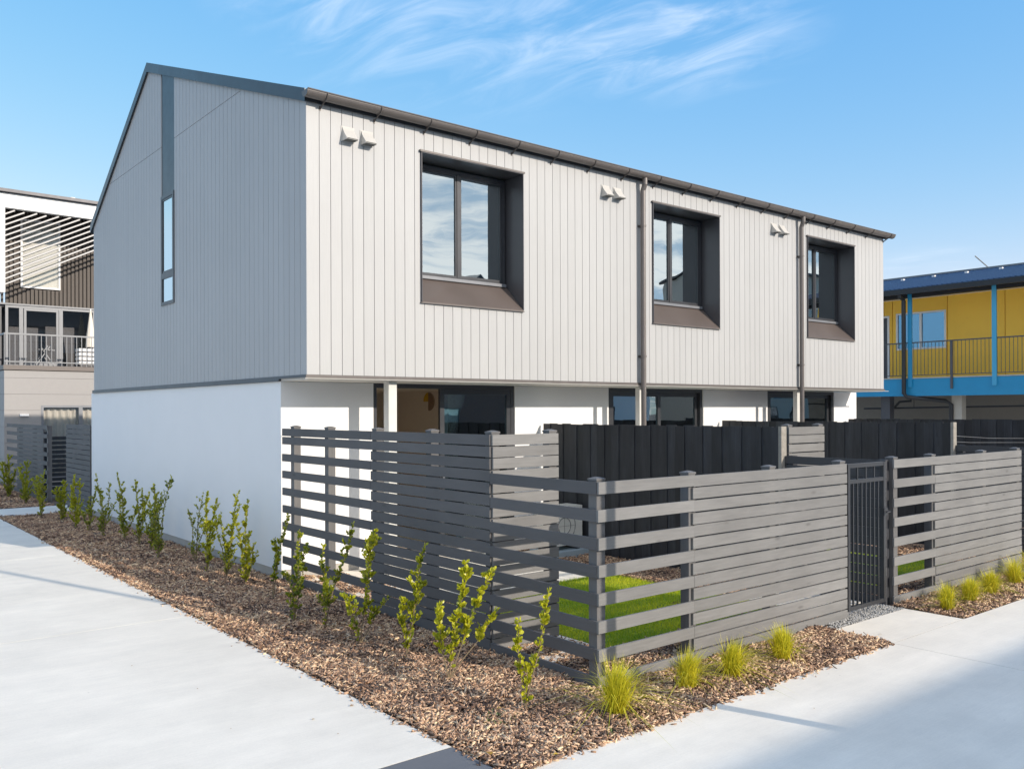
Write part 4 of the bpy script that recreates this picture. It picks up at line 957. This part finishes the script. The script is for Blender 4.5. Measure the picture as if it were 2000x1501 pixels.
# ------------------------------------------------------------------ PLANTS
def shrub(x, y, stems, label, dens=1.0, lsize=1.0, tone=0.5, group='young shrubs along the side bed'):
    """stems: list of (dx, dy, height, base fraction where leaves start, spread)"""
    t = thing('shrub', label, 'shrub', (x, y, 0), group)
    st = MB(); lf = MB()
    for (dx, dy, h, b0, spread) in stems:
        n_ = 9; ph = random.uniform(0, 6); pts = []
        for i in range(n_):
            u = i/(n_-1); pts.append((x+dx*u**1.15+0.02*math.sin(ph+u*7)*u, y+dy*u**1.15+0.02*math.cos(ph*1.7+u*6)*u, h*u-0.01))
        st.tube(pts, [0.0065*(1-0.75*i/(n_-1)) for i in range(n_)], 6)
        P = [Vector(p) for p in pts]
        twigs = []
        for i in range(int(17*h)):
            u = random.uniform(b0, 0.92); k = min(int(u*(n_-1)), n_-2); p = P[k].lerp(P[k+1], u*(n_-1)-k)
            a = random.uniform(0, 2*math.pi); ln = random.uniform(0.5, 1.5)*spread*(1.25-u*0.6)
            q_ = p+Vector((math.cos(a)*ln, math.sin(a)*ln, ln*random.uniform(0.7, 1.8))); st.tube([p, q_], [0.0026, 0.0012], 4, cap=False); twigs.append((p, q_))
        nl = int(h*(1-b0)*430*dens)
        for i in range(nl):
            if random.random() < 0.68 and twigs:
                p0, q0 = random.choice(twigs); s = random.uniform(0.25, 1); p = p0.lerp(q0, s); d = (q0-p0).normalized()
            else:
                u = b0+(1-b0)*random.random()**0.8; k = min(int(u*(n_-1)), n_-2); p = P[k].lerp(P[k+1], u*(n_-1)-k); d = (P[k+1]-P[k]).normalized()
            a = random.uniform(0, 2*math.pi); o = Vector((math.cos(a), math.sin(a), 0)); dd = (d*random.uniform(0.3, 1.1)+o*random.uniform(0.4, 1.0)+Vector((0, 0, random.uniform(-.1, .5)))).normalized()
            L = random.uniform(0.020, 0.044)*lsize; W_ = L*random.uniform(0.24, 0.34)
            r = dd.cross(Vector((random.uniform(-1, 1), random.uniform(-1, 1), random.uniform(-.3, 1)))).normalized(); nn = r.cross(dd)
            c0 = p+dd*0.003; cm = p+dd*L*0.5; e = p+dd*L
            v = min(1, max(0, random.gauss(tone, 0.27)+0.25*(p.z/h-0.5)))
            lf.add([c0, cm-r*W_+nn*0.003*lsize, cm-nn*0.002, cm+r*W_+nn*0.003*lsize, c0+dd*L*0.8-r*W_*0.65, c0+dd*L*0.8+r*W_*0.65, e],
                   [(0, 1, 2), (0, 2, 3), (1, 4, 2), (2, 5, 3), (2, 4, 6), (2, 6, 5)], v)
    part('stem', st, M['stem'], t); o = link_mesh('foliage', lf, M['leaf'], t, fixn=False)
    return t
S = [
 (-0.73, -5.56, [(0.24, -0.02, 0.82, 0.35, 0.03), (0.02, 0.12, 0.62, 0.3, 0.03), (0.02, 0.03, 0.35, 0.1, 0.05)], 'slim leaning yellow-green shrub nearest the fence corner', 1.25, 1.05, 0.75),
 (-0.77, -4.69, [(0.20, 0.05, 0.90, 0.1, 0.04), (0.42, 0.0, 0.82, 0.3, 0.03), (-0.08, 0.08, 0.58, 0.3, 0.05), (0.42, -0.1, 0.52, 0.55, 0.03)], 'wide branching yellow-green shrub with round leaves in front of the slatted fence', 1.0, 1.45, 0.72),
 (-0.65, -3.9, [(0.19, 0.0, 0.95, 0.12, 0.05), (-0.02, 0.05, 0.5, 0.1, 0.05)], 'upright green shrub, third from the front corner', 1.4, 1.15, 0.6),
 (-0.76, -3.29, [(0.16, 0.0, 1.0, 0.25, 0.05), (0.24, 0.15, 1.0, 0.5, 0.05), (-0.1, 0.05, 0.45, 0.1, 0.06), (0.28, -0.05, 0.42, 0.4, 0.04)], 'tall pale-stemmed shrub with a bushy top against the close-boarded fence bay', 1.4, 1.1, 0.55),
 (-0.74, -2.58, [(0.31, 0.0, 1.0, 0.35, 0.04), (0.05, 0.1, 0.8, 0.2, 0.05), (0.0, -0.05, 0.45, 0.05, 0.08)], 'loose dark green shrub with a thin tall leader in front of the open rails', 1.05, 1.1, 0.38),
 (-0.85, -2.14, [(0.08, 0.0, 0.92, 0.1, 0.05), (0.2, 0.1, 0.75, 0.3, 0.05), (-0.03, 0, 0.5, 0.05, 0.08)], 'bushy dark green shrub in front of the open rails near the white corner', 1.1, 1.05, 0.33),
 (-0.58, -1.04, [(0.17, 0.0, 0.94, 0.3, 0.04), (0.06, 0.02, 0.7, 0.3, 0.04)], 'slim shrub with a white stem at the corner of the white wall', 1.2, 1.0, 0.38),
 (-0.44, 0.05, [(0.02, 0.0, 0.96, 0.08, 0.045), (-0.1, 0.05, 0.75, 0.1, 0.05)], 'yellow-green upright shrub closest to the house corner along the gable wall', 1.5, 1.0, 0.6),
 (-0.45, 0.62, [(0.16, 0.0, 1.04, 0.1, 0.04), (-0.02, 0.1, 0.72, 0.1, 0.05)], 'thin-topped green shrub, second from the house corner along the gable wall', 1.2, 1.0, 0.5),
 (-0.56, 1.03, [(0.02, 0.0, 1.0, 0.12, 0.06), (0.14, 0.05, 0.92, 0.2, 0.05)], 'dense golden-green shrub, third from the house corner along the gable wall', 1.6, 1.05, 0.6),
 (-0.36, 2.0, [(0.1, 0.0, 0.92, 0.1, 0.05), (-0.05, 0.1, 0.7, 0.1, 0.05)], 'sparse small-leaved shrub, fourth from the house corner along the gable wall', 0.8, 0.9, 0.25),
 (-0.70, 2.5, [(0.16, 0.0, 1.12, 0.12, 0.06), (-0.12, 0.05, 0.8, 0.1, 0.07), (0.05, 0.1, 0.9, 0.2, 0.06)], 'widest grey-green shrub with open branches in the middle of the gable wall', 0.9, 1.0, 0.2),
 (-0.52, 3.4, [(0.05, 0.0, 0.95, 0.1, 0.05), (0.12, 0.1, 0.8, 0.1, 0.05)], 'twin-stemmed green shrub left of the widest gable shrub', 1.2, 1.0, 0.3),
 (-0.50, 4.1, [(-0.02, 0.0, 0.98, 0.1, 0.06), (0.1, 0.05, 0.85, 0.1, 0.05)], 'full green shrub, second left of the widest gable shrub', 1.3, 1.0, 0.38),
 (-0.51, 4.8, [(-0.09, 0.0, 1.05, 0.1, 0.05)], 'single-stemmed tall green shrub left of centre along the gable wall', 1.5, 1.05, 0.35),
 (-0.66, 5.5, [(-0.09, 0.0, 1.02, 0.1, 0.05), (0.15, 0.1, 0.85, 0.1, 0.05)], 'open airy shrub just inside the far end of the white wall', 1.0, 1.0, 0.3),
 (-0.68, 6.3, [(0.1, 0.0, 0.75, 0.1, 0.05), (0.02, 0, 0.6, 0.1, 0.06)], 'low thin shrub near the far end of the white wall', 1.2, 1.0, 0.3),
 (-0.75, 6.9, [(-0.04, 0.0, 0.92, 0.05, 0.08), (0.06, 0, 0.8, 0.05, 0.08)], 'bright olive bushy shrub in front of the dark close-boarded fence', 2.2, 1.0, 0.62),
 (-0.68, 8.3, [(0.02, 0.0, 0.75, 0.05, 0.09), (-0.1, 0, 0.6, 0.05, 0.09)], 'dark bushy shrub beside the side path', 2.2, 1.0, 0.4),
 (-0.85, 9.2, [(0.05, 0.0, 0.9, 0.2, 0.07), (-0.08, 0, 0.8, 0.3, 0.06)], 'thin-stemmed shrub on the near edge of the side path', 1.5, 1.0, 0.45),
 (-0.55, 12.3, [(0.02, 0.0, 0.95, 0.05, 0.1), (-0.15, 0, 0.8, 0.05, 0.1)], 'bushy shrub on the far side of the side path by the distant fence', 2.2, 1.1, 0.45),
 (-0.60, 14.2, [(0.02, 0.0, 1.0, 0.05, 0.12), (-0.15, 0, 0.8, 0.05, 0.12)], 'second bushy shrub beyond the side path', 2.2, 1.1, 0.42),
 (-0.95, 15.2, [(0.02, 0.0, 1.05, 0.05, 0.12), (-0.15, 0, 0.9, 0.05, 0.12)], 'leftmost bushy shrub at the left edge of the view', 2.2, 1.1, 0.45),
]
for s in S:
    if s[1] > -0.5:
        st_ = list(s[2])
        for q in range(random.choice((1, 2, 2))): st_.append((random.uniform(-.16, .2), random.uniform(-.1, .15), st_[0][2]*random.uniform(0.5, 0.85), 0.05, random.uniform(.05, .08)))
        st_ = [(a[0], a[1], a[2]*1.06, a[3], a[4]*1.15) for a in st_]; s = (s[0], s[1], st_, s[3], s[4]*1.15, s[5]*0.86, s[6]+0.12)
    shrub(*s)

def tussock(x, y, h, label):
    n = random.randint(520, 950); h *= random.uniform(1.1, 1.3); lean = Vector((random.gauss(0, .02), random.gauss(-.01, .02), 0)); wd = random.uniform(0.58, 0.80)
    t = thing('tussock', label, 'grass clump', (x, y, 0), 'yellow-green grass tussocks along the front path')
    m = MB()
    for i in range(n):
        a = random.uniform(0, 2*math.pi); sp = abs(random.gauss(0, wd)); L = h*random.choice((random.uniform(0.5, 1.0), random.uniform(0.8, 1.15), random.uniform(0.9, 1.35))); bx_, by_ = x+random.gauss(0, 0.022), y+random.gauss(0, 0.022)
        o = Vector((math.cos(a), math.sin(a), 0)); w = 0.0022; side = Vector((-math.sin(a), math.cos(a), 0))*w
        b0 = Vector((bx_, by_, 0)); m1 = b0+o*L*0.40*sp+Vector((0, 0, L*0.6*math.cos(sp*0.5))); e = b0+o*L*1.0*sp+lean+Vector((random.gauss(0, .012), random.gauss(0, .012), max(0.01, L*math.cos(min(sp*0.95, 1.5)))))
        v = min(1, max(0, random.gauss(0.5, 0.25)))
        m.add([b0-side, b0+side, m1+side, m1-side, e], [(0, 1, 2, 3), (3, 2, 4)], v)
    o = link_mesh('blades', m, M['tuss'], t, fixn=False); return t
T = [(-0.30, -6.03, 0.27, 'largest yellow grass tussock, at the foot of the fence corner post'), (0.50, -6.0, 0.22, 'yellow-green tussock, second from the fence corner'), (1.02, -6.02, 0.24, 'yellow-green tussock, third from the fence corner'), (1.70, -6.02, 0.21, 'yellow-green tussock, nearest the gate slab on its left side'),
     (4.64, -6.05, 0.21, 'green tussock nearest the gate slab on its right side'), (5.20, -6.04, 0.21, 'green tussock, second to the right of the gate slab'), (5.82, -6.0, 0.22, 'green tussock, third to the right of the gate slab'), (6.62, -5.95, 0.25, 'brighter yellow tussock, fourth to the right of the gate slab'), (7.25, -5.92, 0.24, 'tussock at the right edge of the view')]
for a in T: tussock(*a)

# small weeds and fallen leaves
def weed(x, y, r, n, label):
    m = MB()
    for i in range(n):
        a = random.uniform(0, 6.28); rr = r*random.random()**0.7; p = Vector((x+rr*math.cos(a), y+rr*math.sin(a), 0.012)); d = Vector((random.uniform(-1, 1), random.uniform(-1, 1), random.uniform(0.1, 0.9))).normalized(); s = Vector((-d.y, d.x, 0)).normalized()*0.0035; L = random.uniform(0.012, 0.04)
        m.add([p, p+d*L*0.5+s, p+d*L, p+d*L*0.5-s], [(0, 1, 2, 3)], random.random())
    o = link_mesh('weed', m, M['weed'], None, fixn=False); tag(o, label, 'weed', 'small weeds in the mulch')
weed(-0.98, -5.60, 0.14, 320, 'small grey-green weed in the mulch in front of the slim leaning shrub')
weed(-0.60, -6.25, 0.08, 70, 'tiny weed at the edge of the front path')
weed(-0.72, -3.98, 0.06, 60, 'tiny weed at the foot of the third shrub')
def fleaf(x, y, z, s, v, label, grp):
    m = MB(); a = random.uniform(0, 6.28); d = Vector((math.cos(a), math.sin(a), 0.1)); r = Vector((-math.sin(a), math.cos(a), 0.25))
    p = Vector((x, y, z)); m.add([p-d*s, p-d*s*0.2+r*s*0.5, p+d*s, p-d*s*0.1-r*s*0.45+Vector((0, 0, s*.35)), p+Vector((0, 0, .002))], [(0, 1, 4), (1, 2, 4), (2, 3, 4), (3, 0, 4)], v)
    o = link_mesh('fallen_leaf', m, M['fallen'], None, fixn=False); tag(o, label, 'leaf', grp)
LV = [(-1.63, -4.71, .022, .1, 'curled brown leaf on the driveway edge beside the wide branching shrub'), (-1.57, -4.94, .012, .2, 'tiny brown leaf on the driveway edge, second of three'), (-1.60, -5.22, .018, .2, 'brown leaf scrap on the driveway nearest the charcoal strip'),
      (-1.97, -4.79, .014, .3, 'greenish leaf on the concrete a hand away from the mulch'), (-1.97, -5.14, .010, .1, 'tiny dark leaf on the concrete near the charcoal strip'), (-2.47, -4.6, .010, .1, 'tiny dark scrap alone on the near driveway'),
      (-2.34, -3.62, .009, .1, 'small dark scrap on the middle of the driveway'), (-2.54, -2.67, .012, .2, 'thin brown leaf farther up the driveway'),
      (-0.89, -5.47, .03, .95, 'bright yellow leaf on the mulch beside the weed'), (-0.28, -5.5, .03, .9, 'yellow leaf on the mulch left of the fence corner post'), (-1.14, -6.33, .025, .9, 'yellow leaf on the mulch at the front path edge'), (-1.44, -6.07, .035, .35, 'large orange-brown leaf on the mulch at the tip of the bed'),
      (0.83, -6.85, .012, .1, 'tiny dark leaf on the sunny front path'), (3.13, -6.12, .018, .1, 'small dark leaf on the slab leading to the gate')]
for x, y, s, v, l in LV: fleaf(x, y, 0.006 if x < -1.53 or y < -6.35 or x > 3 else 0.022, s, v, l, 'fallen leaves')
# dry leaf litter blown against the front fence
lit = MB()
for i in range(260):
    x = random.uniform(0.0, 2.3) if i < 190 else random.uniform(4.6, 7.3); y = YG-0.04-abs(random.gauss(0, 0.12)); a = random.uniform(0, 6.28); s = random.uniform(0.010, 0.022)
    d = Vector((math.cos(a), math.sin(a), random.uniform(-.5, .5))); r = d.cross(Vector((random.uniform(-.6, .6), random.uniform(-.6, .6), 1))).normalized(); p = Vector((x, y, random.uniform(0.012, 0.035)))
    lit.add([p-d*s, p+r*s*0.5, p+d*s, p-r*s*0.5, p+Vector((0, 0, .006))], [(0, 1, 4), (1, 2, 4), (2, 3, 4), (3, 0, 4)], random.uniform(0, 0.6))
tag(link_mesh('leaf_litter', lit, M['fallen'], None, fixn=False), 'dry orange-brown leaves gathered along the foot of the front fence', 'leaves', None, 'stuff')
